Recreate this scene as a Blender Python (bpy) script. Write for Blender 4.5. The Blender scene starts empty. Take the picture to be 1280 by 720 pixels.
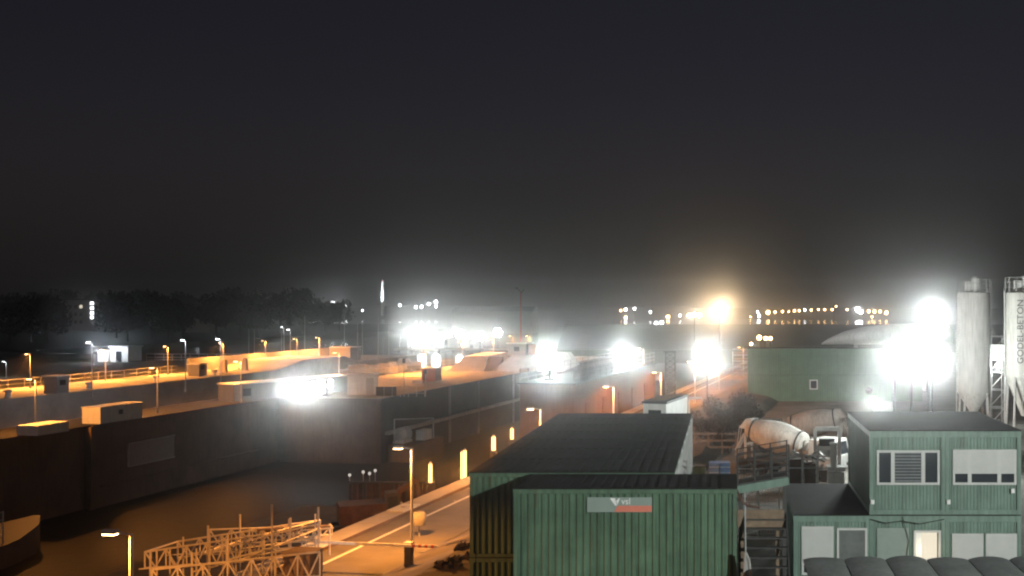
import bpy, bmesh, math, random
from mathutils import Vector, Matrix, Quaternion
R = math.radians
rng = random.Random(7)
S = bpy.context.scene
COL = S.collection

# ---------------------------------------------------------------- camera model and site frame
F, U0, V0, H = 1340.0, 905.0, 382.0, 10.0      # focal length and principal point in photo pixels, camera height
def X(u, D): return (u - U0) * D / F
def Z(v, D): return H - (v - V0) * D / F
def GD(v, z=0.0): return (H - z) * F / (v - V0)
SN, CS = 0.144, 0.9896                           # the lock axis runs 8.3 degrees to the right of north
LROT = -math.atan2(SN, CS)
def P(p, s, z=0.0): return Vector((p * CS + s * SN, -p * SN + s * CS, z))
def SD(p, D): return (D + SN * p) / CS

# ---------------------------------------------------------------- materials
MATS = {}
def mat(name, col, rough=0.8, metal=0.0, var=0.25, scale=3.0, bump=0.0, bscale=None, streak=0.0, spec=0.3, stain=0.0):
    if name in MATS: return MATS[name]
    m = bpy.data.materials.new(name); m.use_nodes = True
    nt = m.node_tree; N = nt.nodes; L = nt.links
    b = N['Principled BSDF']
    b.inputs['Roughness'].default_value = rough
    b.inputs['Metallic'].default_value = metal
    b.inputs['Specular IOR Level'].default_value = spec
    tc = N.new('ShaderNodeTexCoord')
    n = N.new('ShaderNodeTexNoise'); n.inputs['Scale'].default_value = scale
    n.inputs['Detail'].default_value = 6; n.inputs['Roughness'].default_value = 0.65
    L.new(tc.outputs['Object'], n.inputs['Vector'])
    r = N.new('ShaderNodeMapRange'); r.inputs[1].default_value = 0.3; r.inputs[2].default_value = 0.7
    r.inputs[3].default_value = 1 - var; r.inputs[4].default_value = 1 + var
    L.new(n.outputs['Fac'], r.inputs[0])
    v = N.new('ShaderNodeVectorMath'); v.operation = 'SCALE'
    v.inputs[0].default_value = col[:3]
    L.new(r.outputs[0], v.inputs['Scale'])
    out = v.outputs[0]
    if streak > 0:                                # rain streaks: noise stretched vertically
        mp = N.new('ShaderNodeMapping'); mp.inputs['Scale'].default_value = (5.0, 5.0, 0.35)
        L.new(tc.outputs['Object'], mp.inputs['Vector'])
        n2 = N.new('ShaderNodeTexNoise'); n2.inputs['Scale'].default_value = 1.6; n2.inputs['Detail'].default_value = 5
        L.new(mp.outputs[0], n2.inputs['Vector'])
        r2 = N.new('ShaderNodeMapRange'); r2.inputs[1].default_value = 0.42; r2.inputs[2].default_value = 0.72
        r2.inputs[3].default_value = 1.0; r2.inputs[4].default_value = 1.0 - streak
        L.new(n2.outputs['Fac'], r2.inputs[0])
        v2 = N.new('ShaderNodeVectorMath'); v2.operation = 'SCALE'
        L.new(out, v2.inputs[0]); L.new(r2.outputs[0], v2.inputs['Scale'])
        out = v2.outputs[0]
    if stain > 0:                                 # rust runs and grime patches with a shape of their own
        mp = N.new('ShaderNodeMapping'); mp.inputs['Scale'].default_value = (2.6, 2.6, 0.5); mp.inputs['Location'].default_value = (3.1, 7.7, 1.3)
        L.new(tc.outputs['Object'], mp.inputs['Vector'])
        n4 = N.new('ShaderNodeTexNoise'); n4.inputs['Scale'].default_value = 1.9; n4.inputs['Detail'].default_value = 8; n4.inputs['Roughness'].default_value = .72
        L.new(mp.outputs[0], n4.inputs['Vector'])
        r4 = N.new('ShaderNodeMapRange'); r4.inputs[1].default_value = .58; r4.inputs[2].default_value = .74; r4.inputs[3].default_value = 0; r4.inputs[4].default_value = stain
        L.new(n4.outputs['Fac'], r4.inputs[0])
        mx = N.new('ShaderNodeMix'); mx.data_type = 'RGBA'
        L.new(r4.outputs[0], mx.inputs['Factor']); L.new(out, mx.inputs[6]); mx.inputs[7].default_value = (.09, .055, .03, 1); out = mx.outputs[2]
    L.new(out, b.inputs['Base Color'])
    if bump > 0:
        n3 = N.new('ShaderNodeTexNoise'); n3.inputs['Scale'].default_value = bscale or scale * 4
        n3.inputs['Detail'].default_value = 5
        L.new(tc.outputs['Object'], n3.inputs['Vector'])
        bp = N.new('ShaderNodeBump'); bp.inputs['Strength'].default_value = bump; bp.inputs['Distance'].default_value = 0.05
        L.new(n3.outputs['Fac'], bp.inputs['Height']); L.new(bp.outputs[0], b.inputs['Normal'])
    MATS[name] = m
    return m
def emit(name, col, strength, sample=False):
    if name in MATS: return MATS[name]
    m = bpy.data.materials.new(name); m.use_nodes = True
    N = m.node_tree.nodes; L = m.node_tree.links
    for n in list(N): N.remove(n)
    e = N.new('ShaderNodeEmission'); e.inputs[0].default_value = (*col, 1); e.inputs[1].default_value = strength
    o = N.new('ShaderNodeOutputMaterial'); L.new(e.outputs[0], o.inputs[0])
    m.cycles.emission_sampling = 'AUTO' if sample else 'NONE'
    MATS[name] = m
    return m

SODIUM = (1.0, 0.355, 0.065); WHITE = (0.93, 1.0, 0.97); COOL = (0.80, 0.88, 1.0); WARM = (1.0, 0.80, 0.55)
concrete = mat('concrete', (0.40, 0.37, 0.33), 0.9, var=0.22, scale=0.5, bump=0.3, bscale=6, streak=0.0)
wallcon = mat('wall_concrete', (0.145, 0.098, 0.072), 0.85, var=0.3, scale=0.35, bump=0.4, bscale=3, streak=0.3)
asphalt = mat('asphalt', (0.15, 0.135, 0.115), 0.85, var=0.25, scale=0.6, bump=0.3, bscale=40)
paint_white = mat('white_marking', (0.75, 0.74, 0.70), 0.7, var=0.15, scale=4)
soil = mat('soil', (0.10, 0.085, 0.065), 0.95, var=0.4, scale=0.4, bump=0.7, bscale=3)
yard = mat('gravel_yard', (0.16, 0.15, 0.13), 0.95, var=0.3, scale=0.3, bump=0.7, bscale=8)
grassm = mat('grass_land', (0.035, 0.04, 0.022), 0.95, var=0.4, scale=0.15, bump=0.6, bscale=2)
green = mat('green_paint', (0.078, 0.135, 0.084), 0.55, var=0.26, scale=.9, bump=.35, bscale=1.6, streak=0.38, stain=.6)
green_pale = mat('pale_green_paint', (0.15, 0.22, 0.175), 0.5, var=0.2, scale=1.1, bump=.25, bscale=2.0, streak=0.3, stain=.35)
rear_green = mat('rear_green_paint', (0.09, 0.165, 0.095), 0.55, var=0.2, scale=.8, bump=.2, bscale=1.5, streak=0.3, stain=.3)
roofblack = mat('black_roof', (0.018, 0.018, 0.016), 0.85, var=0.4, scale=0.8, bump=0.3, bscale=10, spec=0.15)
roofgrey = mat('grey_roof', (0.20, 0.21, 0.20), 0.75, var=0.25, scale=0.9, streak=0.2)
white = mat('white_paint', (0.72, 0.72, 0.68), 0.5, var=0.10, scale=2, streak=0.18)
silo_m = mat('silo_paint', (0.62, 0.60, 0.55), 0.45, var=0.10, scale=0.8, streak=0.25)
steel = mat('galvanised_steel', (0.48, 0.47, 0.45), 0.5, 0.2, var=0.2, scale=5)
dsteel = mat('dark_steel', (0.06, 0.058, 0.055), 0.6, 0.3, var=0.3, scale=3)
rust = mat('rusty_steel', (0.10, 0.055, 0.036), 0.8, 0.2, var=0.35, scale=2, streak=0.3)
black = mat('black_rubber', (0.02, 0.02, 0.02), 0.8, var=0.2)
glass = mat('dark_glass', (0.03, 0.035, 0.04), 0.08, spec=0.6, var=0.1)
shutter_m = mat('roller_shutter', (0.50, 0.50, 0.47), 0.6, var=0.06, scale=3)
shutter_g = mat('green_grey_shutter', (0.25, 0.30, 0.26), 0.6, var=0.08, scale=3)
red = mat('red_paint', (0.55, 0.10, 0.05), 0.6, var=0.15)
brick = mat('red_brick', (0.30, 0.12, 0.07), 0.85, var=0.25, scale=6)
blue = mat('blue_plastic', (0.17, 0.27, 0.48), 0.6, var=0.2, scale=4)
wood = mat('weathered_wood', (0.19, 0.135, 0.09), 0.8, var=0.3, scale=4)
drum_m = mat('mixer_drum_paint', (0.58, 0.55, 0.50), 0.6, var=0.25, scale=1.2, bump=.3, bscale=3, streak=0.3, stain=.4)
leaf = mat('foliage', (0.04, 0.04, 0.025), 0.8, var=0.5, scale=0.9)
leafb = mat('shrub_foliage', (0.055, 0.042, 0.026), 0.8, var=0.5, scale=1.5)
bark = mat('bark', (0.08, 0.06, 0.045), 0.9, var=0.3, scale=4)
cream = mat('render_wall', (0.30, 0.29, 0.27), 0.85, var=0.15, scale=0.4, streak=0.15)
signgrey = mat('sign_grey_green', (0.21, 0.26, 0.225), 0.6, var=0.05)
signred = mat('sign_red', (0.55, 0.17, 0.11), 0.6, var=0.06)
ink = mat('dark_lettering', (0.05, 0.05, 0.055), 0.6, var=0.05)
hull_m = mat('dark_hull_paint', (0.06, 0.045, 0.045), 0.6, var=0.3, scale=0.6, streak=0.3)
E_sod = emit('sodium_bulb', (1.0, 0.62, 0.28), 18)
E_white = emit('flood_bulb', (0.95, 1.0, 0.98), 40)
E_far_o = emit('far_sodium_bulb', (1.0, 0.60, 0.25), 26, True)
E_far_w = emit('far_white_bulb', (0.92, 0.95, 1.0), 30, True)
E_big_o = emit('high_mast_sodium_bulb', (1.0, 0.72, 0.42), 60)
E_tube = emit('sodium_tube', (1.0, 0.55, 0.20), 3.5)
E_win = emit('lit_interior', (1.0, 0.90, 0.70), 0.9)
E_winw = emit('lit_stair_window', (0.9, 0.95, 1.0), 5)

def water_mat(name, col, scale, strength, rough=.12):
    m = bpy.data.materials.new(name); m.use_nodes = True
    N = m.node_tree.nodes; L = m.node_tree.links; b = N['Principled BSDF']
    b.inputs['Base Color'].default_value = (*col, 1); b.inputs['Roughness'].default_value = rough
    b.inputs['IOR'].default_value = 1.33; b.inputs['Specular IOR Level'].default_value = .5 if rough < .3 else .12
    tc = N.new('ShaderNodeTexCoord'); n = N.new('ShaderNodeTexNoise')
    n.inputs['Scale'].default_value = scale; n.inputs['Detail'].default_value = 4
    L.new(tc.outputs['Object'], n.inputs['Vector'])
    bp = N.new('ShaderNodeBump'); bp.inputs['Strength'].default_value = strength; bp.inputs['Distance'].default_value = 0.12
    L.new(n.outputs['Fac'], bp.inputs['Height']); L.new(bp.outputs[0], b.inputs['Normal'])
    return m
water_m = water_mat('harbour_water', (0.012, 0.014, 0.014), 0.8, 0.5)
chwater_m = water_mat('chamber_water', (0.010, 0.009, 0.008), 1.2, 0.35, .55)

# ---------------------------------------------------------------- mesh builder
class MB:
    def __init__(s): s.v = []; s.f = []
    def add(s, vs, fs):
        o = len(s.v); s.v += [tuple(q) for q in vs]; s.f += [tuple(i + o for i in t) for t in fs]; return s
    def bx(s, x0, x1, y0, y1, z0, z1):
        return s.add([(x0,y0,z0),(x1,y0,z0),(x1,y1,z0),(x0,y1,z0),(x0,y0,z1),(x1,y0,z1),(x1,y1,z1),(x0,y1,z1)],
                     [(3,2,1,0),(4,5,6,7),(0,1,5,4),(1,2,6,5),(2,3,7,6),(3,0,4,7)])
    def tube(s, a, b, r, n=8, r2=None):
        a, b = Vector(a), Vector(b); r2 = r if r2 is None else r2
        d = (b - a).normalized(); q = d.to_track_quat('Z', 'Y')
        vs = []
        for c, rr in ((a, r), (b, r2)):
            for k in range(n):
                t = 2 * math.pi * k / n
                vs.append(c + q @ Vector((rr * math.cos(t), rr * math.sin(t), 0)))
        fs = [(k, (k + 1) % n, n + (k + 1) % n, n + k) for k in range(n)]
        fs += [tuple(range(n - 1, -1, -1)), tuple(range(n, 2 * n))]
        return s.add(vs, fs)
    def path(s, pts, r, n=6):
        for a, b in zip(pts[:-1], pts[1:]): s.tube(a, b, r, n)
        return s
    def bar(s, a, b, w, h=None):
        h = h or w; a, b = Vector(a), Vector(b); d = (b - a); l = d.length; q = d.to_track_quat('Y', 'Z')
        vs = [a + q @ Vector(c) for c in ((-w/2,0,-h/2),(w/2,0,-h/2),(w/2,l,-h/2),(-w/2,l,-h/2),(-w/2,0,h/2),(w/2,0,h/2),(w/2,l,h/2),(-w/2,l,h/2))]
        return s.add(vs, [(3,2,1,0),(4,5,6,7),(0,1,5,4),(1,2,6,5),(2,3,7,6),(3,0,4,7)])
    def lathe(s, prof, n=24, a=(0,0,0), d=(0,0,1)):
        a = Vector(a); q = Vector(d).normalized().to_track_quat('Z', 'Y'); vs = []; fs = []
        for r, z in prof:
            for k in range(n):
                t = 2 * math.pi * k / n
                vs.append(a + q @ Vector((r * math.cos(t), r * math.sin(t), z)))
        m = len(prof)
        for i in range(m - 1):
            for k in range(n):
                fs.append((i*n+k, i*n+(k+1) % n, (i+1)*n+(k+1) % n, (i+1)*n+k))
        fs += [tuple(range(n - 1, -1, -1)), tuple(range((m-1)*n, m*n))]
        return s.add(vs, fs)
    def prism(s, poly, axis, a0, a1):
        def pt(c, a):
            if axis == 'x': return (a, c[0], c[1])
            if axis == 'y': return (c[0], a, c[1])
            return (c[0], c[1], a)
        n = len(poly); vs = [pt(c, a0) for c in poly] + [pt(c, a1) for c in poly]
        fs = [(k, (k+1) % n, n+(k+1) % n, n+k) for k in range(n)] + [tuple(range(n-1, -1, -1)), tuple(range(n, 2*n))]
        return s.add(vs, fs)
    def corr(s, a, b, z0, z1, out, pitch=0.19, depth=0.04):
        """one trapezoid-corrugated wall sheet from a to b (2d), bulging along out (2d)"""
        a, b, o = Vector(a), Vector(b), Vector(out); l = (b - a).length; d = (b - a) / l
        n = max(2, round(l / pitch)); w = l / n; pts = []
        for k in range(n):
            for t, e in ((0, 0), (.32, 0), (.5, 1), (.82, 1)):
                pts.append(a + d * (k + t) * w + o * depth * (e - 1))
        pts.append(b - o * depth)
        vs = [(p.x, p.y, z0) for p in pts] + [(p.x, p.y, z1) for p in pts]; m = len(pts)
        return s.add(vs, [(k, k+1, m+k+1, m+k) for k in range(m - 1)])
    def build(s, name, m, parent=None, smooth=False):
        me = bpy.data.meshes.new(name); me.from_pydata(s.v, [], s.f)
        bm = bmesh.new(); bm.from_mesh(me); bmesh.ops.recalc_face_normals(bm, faces=bm.faces); bm.to_mesh(me); bm.free()
        me.materials.append(m)
        if smooth: me.shade_smooth(); me.set_sharp_from_angle(angle=R(35))
        o = bpy.data.objects.new(name, me); COL.objects.link(o)
        if parent: o.parent = parent
        return o
def tag(o, label=None, cat=None, group=None, kind=None):
    if label: o['label'] = label
    if cat: o['category'] = cat
    if group: o['group'] = group
    if kind: o['kind'] = kind
    return o
def thing(name, label, cat, loc, rz=0.0, group=None):
    o = bpy.data.objects.new(name, None); o.empty_display_size = 0.3; COL.objects.link(o)
    o.location = loc; o.rotation_euler = (0, 0, rz)
    return tag(o, label, cat, group)
def struct(name, mb, m): return tag(mb.build(name, m), kind='structure')
def kids(o): return [c for c in bpy.data.objects if c.parent == o]
def dup(o, loc, rz, label, group=None, sc=None):
    def rec(a, par):
        c = a.copy(); COL.objects.link(c); c.parent = par
        for k in kids(a): rec(k, c)
        return c
    r = rec(o, None); r.location = loc; r.rotation_euler = (0, 0, rz); r['label'] = label
    if group: r['group'] = group
    if sc: r.scale = sc if hasattr(sc, '__len__') else (sc,) * 3
    return r
def light(parent, loc, power, col, radius=0.12, aim=None, cone=120, blend=0.6):
    d = bpy.data.lights.new('lamp_light', 'SPOT' if aim else 'POINT')
    d.energy = power; d.color = col; d.shadow_soft_size = radius
    o = bpy.data.objects.new('lamp_light', d); COL.objects.link(o); o.parent = parent; o.location = loc
    if aim:
        d.spot_size = R(cone); d.spot_blend = blend
        o.rotation_euler = Vector(aim).to_track_quat('-Z', 'Y').to_euler()
    return o
ORD = ['first','second','third','fourth','fifth','sixth','seventh','eighth','ninth','tenth','eleventh','twelfth','thirteenth','fourteenth','fifteenth','sixteenth','seventeenth','eighteenth','nineteenth','twentieth']

# ================================================================ SETTING
def lrect(mb, p0, p1, s0, s1, z0, z1=None):
    """a slab (or a sheet) in lock coordinates"""
    c = [P(p0, s0), P(p1, s0), P(p1, s1), P(p0, s1)]
    if z1 is None:
        return mb.add([(q.x, q.y, z0) for q in c], [(0, 1, 2, 3)])
    return mb.add([(q.x, q.y, z0) for q in c] + [(q.x, q.y, z1) for q in c],
                  [(3,2,1,0),(4,5,6,7),(0,1,5,4),(1,2,6,5),(2,3,7,6),(3,0,4,7)])
SB = -10.0
struct('chamber_water', lrect(MB(), -70, -22.6, SB, 238, -7.0), chwater_m)
struct('side_chamber_water', lrect(MB(), -93, -70.5, SB, 178, -4.0), chwater_m)
w = MB()
lrect(w, -93, -70.5, 178, 205, -1.2); lrect(w, -190, -70.5, 205, 238, -1.2)
c = [P(-190, 238), P(330, 238)]
w.add([(c[0].x, c[0].y, -1.2), (c[1].x, c[1].y, -1.2), (560, 1000, -1.2), (-560, 1000, -1.2), (-560, 620, -1.2)], [(0, 1, 2, 3, 4)])
struct('water', w, water_m)
struct('ground', lrect(MB(), -22.6, 160, SB, 238, -9, -0.02), yard)
g = MB(); lrect(g, -420, -104, SB, 205, -6, -0.05); lrect(g, -420, -190, 205, 560, -6, -0.05)
struct('grass_land', g, grassm)
struct('left_quay', lrect(MB(), -104, -92.5, SB, 205, -9, 0.0), concrete)
isl = MB(); sj = SD(-60, 116)
lrect(isl, -70.5, -65.7, SB, SD(-65, 89.4), -9, -0.004); lrect(isl, -70.5, -65, SD(-65, 89.4), sj, -9, 0.0)
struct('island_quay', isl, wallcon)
struct('island_head', lrect(MB(), -70.5, -53, sj, 205, -9, -0.002), mat('darkened_wall_concrete', (.06, .045, .037), .8, var=.4, scale=.5, bump=.4, bscale=3, streak=.4))  # head wall concrete darkened in colour, imitating a wall the lamps leave dark
struct('island_head_deck', lrect(MB(), -70.5, -53.03, sj + .03, 205, -0.001, 0.006), concrete)
struct('island_deck', lrect(MB(), -70.3, -65.1, SB, sj - 0.1, 0.0, 0.012), mat('dark_asphalt', (.026, .024, .022), .9, var=.3, scale=.7, bump=.3, bscale=20))
# near quay: coping, road, painted line, verge
struct('quay_wall', lrect(MB(), -23.6, -22.4, SB, 238, -9, 0.12), wallcon)
struct('quay_coping', lrect(MB(), -23.5, -22.45, SB, 238, 0.121, 0.14), concrete)
struct('road', lrect(MB(), -22.45, -18.2, SB, 238, -0.015, 0.0), asphalt)
struct('road_line', lrect(MB(), -21.42, -21.25, SB, 238, 0.001, 0.005), paint_white)
vg = MB(); n = 60
rows = [(-18.2, 0.0), (-17.0, 0.35), (-15.5, 0.8), (-13.5, 0.9), (-11.5, 0.5), (-10.5, 0.0)]
vv = []
for i in range(n + 1):
    for k, (p, z) in enumerate(rows):
        q = P(p + rng.uniform(-.15, .15), SB + i * 2.6); vv.append((q.x, q.y, z + (rng.uniform(-.12, .18) if 0 < k < 5 else -0.01)))
m = len(rows)
vg.add(vv, [(i*m+k, i*m+k+1, (i+1)*m+k+1, (i+1)*m+k) for i in range(n) for k in range(m - 1)])
struct('verge_bank', vg, soil)
hm_ = MB(); c = [P(-60, 239), P(200, 239)]
hm_.add([(-38, 243, .01), (150, 238, .01), (190, 565, .01), (-86, 580, .01), (-38, 243, -3), (150, 238, -3), (190, 565, -3), (-86, 580, -3)], [(0,1,2,3), (7,6,5,4), (0,4,5,1), (1,5,6,2), (2,6,7,3), (3,7,4,0)])
struct('harbour_mole', hm_, grassm)
# far shore: a low ridge of land on the horizon
fs = MB(); vv = []; n = 90
for i in range(n + 1):
    x = -620 + i * 13.4; h = 8.6 + 1.5 * math.sin(i * .31) + rng.uniform(-.6, .9)
    if x > -40: h = 7.6 + rng.uniform(-.4, .5)
    for y, z in ((905, -1.5), (915, 0.6), (960, h), (1040, h - 2), (1060, -2)): vv.append((x, y, z))
fs.add(vv, [(i*5+k, i*5+k+1, (i+1)*5+k+1, (i+1)*5+k) for i in range(n) for k in range(4)])
struct('far_shore', fs, grassm)

# ================================================================ LAMPS
def street_lamp(name, label, h=4.2, arm=0.45, power=1500, group=None, loc=(0,0,0), rz=0, bulb=E_sod, col=SODIUM):
    t = thing(name, label, 'street lamp', loc, rz, group)
    MB().tube((0,0,0), (0,0,h), 0.065, 8, 0.045).tube((0,0,0), (0,0,0.35), 0.10, 8).build('pole', white, t, True)
    MB().tube((0,0,h-.03), (-arm,0,h+.05), 0.03, 6).build('arm', steel, t)
    hd = MB().prism([(-.10, h+.0), (.10, h+.0), (.07, h+.10), (-.07, h+.10)], 'x', -arm-.38, -arm).build('lamp_head', steel, t)
    MB().bx(-arm-.35, -arm-.03, -.085, .085, h-.035, h-.002).build('bulb', bulb, hd)
    light(t, (-arm-.19, 0, h-.10), power, col, 0.09, (.12, 0, -1), 172, .15)
    return t
QL = [27.2, 43.5, 60.0, 76.5, 93.0, 110.0, 126.5, 149.0]
QN = ['nearest orange quay lamp post, at the bottom edge beside the scaffolding',
      'tall lit lamp post standing beside the road barrier',
      'orange lamp post just showing over the left edge of the black container roof',
      'orange lamp post in front of the brown gate building, left of the white cabin',
      'orange lamp post with a short arm rising directly behind the white cabin',
      'slim orange lamp post right of the white cabin, below a white floodlight',
      'orange quay lamp post lost in the glare of the third white floodlight',
      'far orange lamp post beside the lit scaffold tower']
ql = None
for D, lab in zip(QL, QN):
    q = P(-18.8, SD(-18.8, D), 0)
    if ql is None: ql = street_lamp('street_lamp', lab, 4.2, 0.4, 3900, 'lamp posts along the near quay road', q, LROT)
    else: dup(ql, q, LROT, lab)
IL = [(59, 474, 'orange lamp post on the dark island wall nearest the camera'),
      (209, 460, 'orange lamp post on the island wall right of the long lit box'),
      (312, 452, 'orange lamp post in front of the lit low building on the island'),
      (433, 441, 'orange lamp post between the island floodlights and the moored boats'),
      (532, 432, 'orange lamp post behind the red brick booth on the island'),
      (578, 427, 'orange lamp post behind the stepped concrete mound'),
      (617, 424, 'orange lamp post left of the small lit house on the mound'),
      (641, 420, 'orange lamp post directly behind the small lit house'),
      (662, 420, 'orange lamp post right of the small lit house, beside the white glare')]
def bright_lamp(lab, data):
    for k in kids([o for o in COL.objects if o.get('label') == lab][0]):
        if k.type == 'LIGHT': k.data = data
HL = [k for k in kids(ql) if k.type == 'LIGHT'][0].data.copy(); HL.energy = 11000; ML = HL.copy(); ML.energy = 3600
for u, v, lab in IL:
    D = 5.8 * F / (v - V0)
    dup(ql, (X(u, D) - (.9 if u < 500 else 0), D, 0), LROT, lab, 'lamp posts on the lock island')
    bright_lamp(lab, HL if u > 500 else ML)
LL = [(38, 444), (132, 440), (210, 434), (279, 430), (332, 425), (371, 423), (399, 423)]
for i, (u, v) in enumerate(LL):
    D = -101.3 / ((u - U0) / F * CS - SN)
    lab = ORD[i] + ' orange lamp post from the left along the far lit quay'
    if i == 0:
        l0 = street_lamp('street_lamp', lab, 4.15, 0.35, 8500, 'lamp posts on the far left quay', (X(u, D), D, 0), LROT)
    else: dup(l0, (X(u, D), D, 0), LROT, lab)
# white lamps in the park behind
wl = None
for u, v, lab in ((232, 425, 'bluish white lamp post behind the white railings'), (115, 428, 'small white lamp post left of the bright low house'),
                  (8, 452, 'white lamp post at the far left edge'), (363, 412, 'pale lamp post among the dark masts'), (355, 409, 'thin pale lamp post left of its twin among the masts'),
                  (276, 424, 'tiny white lamp post behind the orange lamps')):
    D = 4.0 * F / (v - V0) if v < 450 else 150
    hgt = 6.0 if v < 450 else Z(v, D)
    if wl is None: wl = street_lamp('street_lamp', lab, 6.0, 0.2, 450, 'white lamp posts in the park', (X(u, D), D, 0), 0, E_far_w, COOL)
    else: dup(wl, (X(u, D), D, 0), 0, lab, sc=(1, 1, hgt / 6.0))

def floodlight(name, label, loc, z, power, heads=((0, 0),), aim=None, cone=44, size=0.5, bulb=E_white, col=WHITE, group=None, glow=0.25, mast=0.09, rz=0):
    """a mast standing at loc with flood heads (dx, dz) at height z"""
    t = thing(name, label, 'floodlight', loc, rz, group)
    if aim is None: aim = Vector((0, 0, H)) - Vector((loc[0], loc[1], loc[2] + z))   # turned towards the container yard
    top = z + max(d for _, d in heads)
    MB().tube((0,.15,0), (0,.15,top + .1), mast, 8, mast * .7).bx(-.4,.4,-.25,.55,0,.12).build('mast', dsteel, t, True)
    zs = sorted({round(d, 3) for _, d in heads}); heads = [(a, round(d, 3)) for a, d in heads]
    for d in zs:
        xs = [a for a, dd in heads if dd == d]
        if max(xs) - min(xs) > .1: MB().bar((min(xs), .12, z + d), (max(xs), .12, z + d), .08).build('crossbar', dsteel, t)
    for a, d in heads:
        s = size
        hd = MB().lathe([(s*.22, -.22), (s*.5, .04), (s*.5, .10)], 18, (a, 0, z + d), (0, -1, 0)).build('lamp_head', dsteel, t)
        MB().lathe([(s*.47, .101), (s*.44, .125), (s*.2, .14)], 18, (a, 0, z + d), (0, -1, 0)).build('lens', bulb, hd)
    ax = sum(a for a, _ in heads) / len(heads); az = sum(d for _, d in heads) / len(heads)
    light(t, (ax, -.35, z + az), power, col, glow, aim, cone, .5)
    return t
KF = 12.566 * .55
def BANK(d): return [(0, 0)] + [(d * math.cos(k * math.pi / 3), d * math.sin(k * math.pi / 3)) for k in range(6)]
# three white work floods in the middle
D = 88; floodlight('floodlight', 'white floodlight left of the brown gate building, leftmost of three', (X(687, D), D, 3.9), Z(452, D) - 3.9, 1400*KF, BANK(.5), size=.46)
D = 103; floodlight('floodlight', 'white floodlight on the railed deck of the brown building, middle of three', (X(781, D), D, 3.9), Z(448, D) - 3.9, 1400*KF, BANK(.5), size=.46)
D = 113; floodlight('floodlight', 'white floodlight over the orange road, rightmost of three in the middle', (X(884, D), D, 0), Z(450, D), 1450*KF, BANK(.55), size=.55)
# island floods at ground level
for i, u in enumerate((364, 386, 408)):
    D = 117.5 + .5*i
    floodlight('floodlight', ('left', 'middle', 'right')[i] + ' one of three low floodlights at the corner of the dark island wall', (X(u, D), D, 0.02), Z(486 - 3*i, D), 520*KF, ((-.5, .25), (.5, .25), (-.5, -.3), (.5, -.3)), size=.5, group='low floodlights on the island', cone=24)
# row of floods across the basin
for i, (u, v, pw) in enumerate(((513, 415, 3200), (528, 421, 2600), (545, 421, 2600), (575, 418, 3000), (600, 420, 1800), (622, 416, 1200))):
    D = 262
    floodlight('floodlight', ORD[i] + ' floodlight from the left in the bright row across the basin', (X(u, D), D, -.4), Z(v, D) + .4, pw*.29*KF, BANK(.8), size=.7, group='floodlights across the basin', glow=.5)
# sodium high mast at the mole
D = 250; floodlight('high_mast_light', 'tall orange high mast light glaring above the harbour mole', (X(900, D), D, -.05), Z(388, D), 2900*KF, BANK(.9), size=.9, bulb=E_big_o, col=(1, .72, .42), glow=.6, mast=.2)
D = 252; floodlight('high_mast_light', 'white and orange lamp cluster just left of the tall glaring mast', (X(868, D), D, -.05), Z(394, D), 300*KF, ((-1.2, 0), (0, .2), (1.2, 0)), size=.9, bulb=E_big_o, col=(1, .85, .7), glow=.4, mast=.12)
# batching plant floods
D = 75; floodlight('floodlight', 'upper white floodlight beside the left silo', (X(1162, D), D, 0), Z(395, D), 950*KF, BANK(.42), size=.4, cone=110)
for i, (u, v, pw) in enumerate(((1118, 447, 900), (1140, 452, 1300), (1166, 455, 1100))):
    D = 72
    floodlight('floodlight', ('left', 'middle', 'right')[i] + ' one of the large white floodlights above the office roof', (X(u, D), D, 0), Z(v, D), pw*.68*KF, BANK(.45), size=.4, group='floodlights above the office roof', cone=110)
D = 58; floodlight('floodlight', 'small white floodlight just above the left end of the office roof', (X(1092, D), D, 0), Z(500, D), 260*KF, size=.35, cone=110)
bf = [o for o in COL.objects if o.get('label', '').startswith('right one of the large white floodlights')][0]  # rear-facing head added on this mast to brighten rear containers and silos
hz_ = Z(455, 72) + 1.1
hd = MB().lathe([(.1, -.2), (.3, .04), (.3, .1)], 18, (0, .3, hz_), (0, 1, 0)).build('lamp_head', dsteel, bf); MB().lathe([(.28, .101), (.2, .14)], 18, (0, .3, hz_), (0, 1, 0)).build('lens', E_white, hd)
light(bf, (0, .6, hz_), 3300*KF, WHITE, .2, (-.22, 1, -.09), 54, .5); light(bf, (0, .7, hz_), 620*KF, WHITE, .2, (.8, 1, -.06), 130, .4)
# extra head added on the small flood to whiten the mixer yard; and the site flood behind the viewpoint
floodlight('floodlight', 'site floodlight on a mast behind the viewpoint lighting the office front', (19, -6, -.02), 15, 9500*KF, ((-.4, 0), (.4, 0)), aim=(.445, -1.0, -.35), cone=30, size=.6, rz=R(180))
sf = [o for o in COL.objects if o.get('label', '').startswith('small white floodlight just above')][0]; hz3 = Z(500, 58) + .5
hd = MB().lathe([(.08, -.16), (.2, .04), (.2, .08)], 16, (-.2, .3, hz3), (-.5, 1, -.35)).build('lamp_head', dsteel, sf); MB().lathe([(.18, .081), (.12, .1)], 16, (-.2, .3, hz3), (-.5, 1, -.35)).build('lens', E_white, hd)
light(sf, (-.35, .6, hz3 - .1), 300*KF, WHITE, .15, (-.5, 1, -.35), 150, .4)

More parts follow.
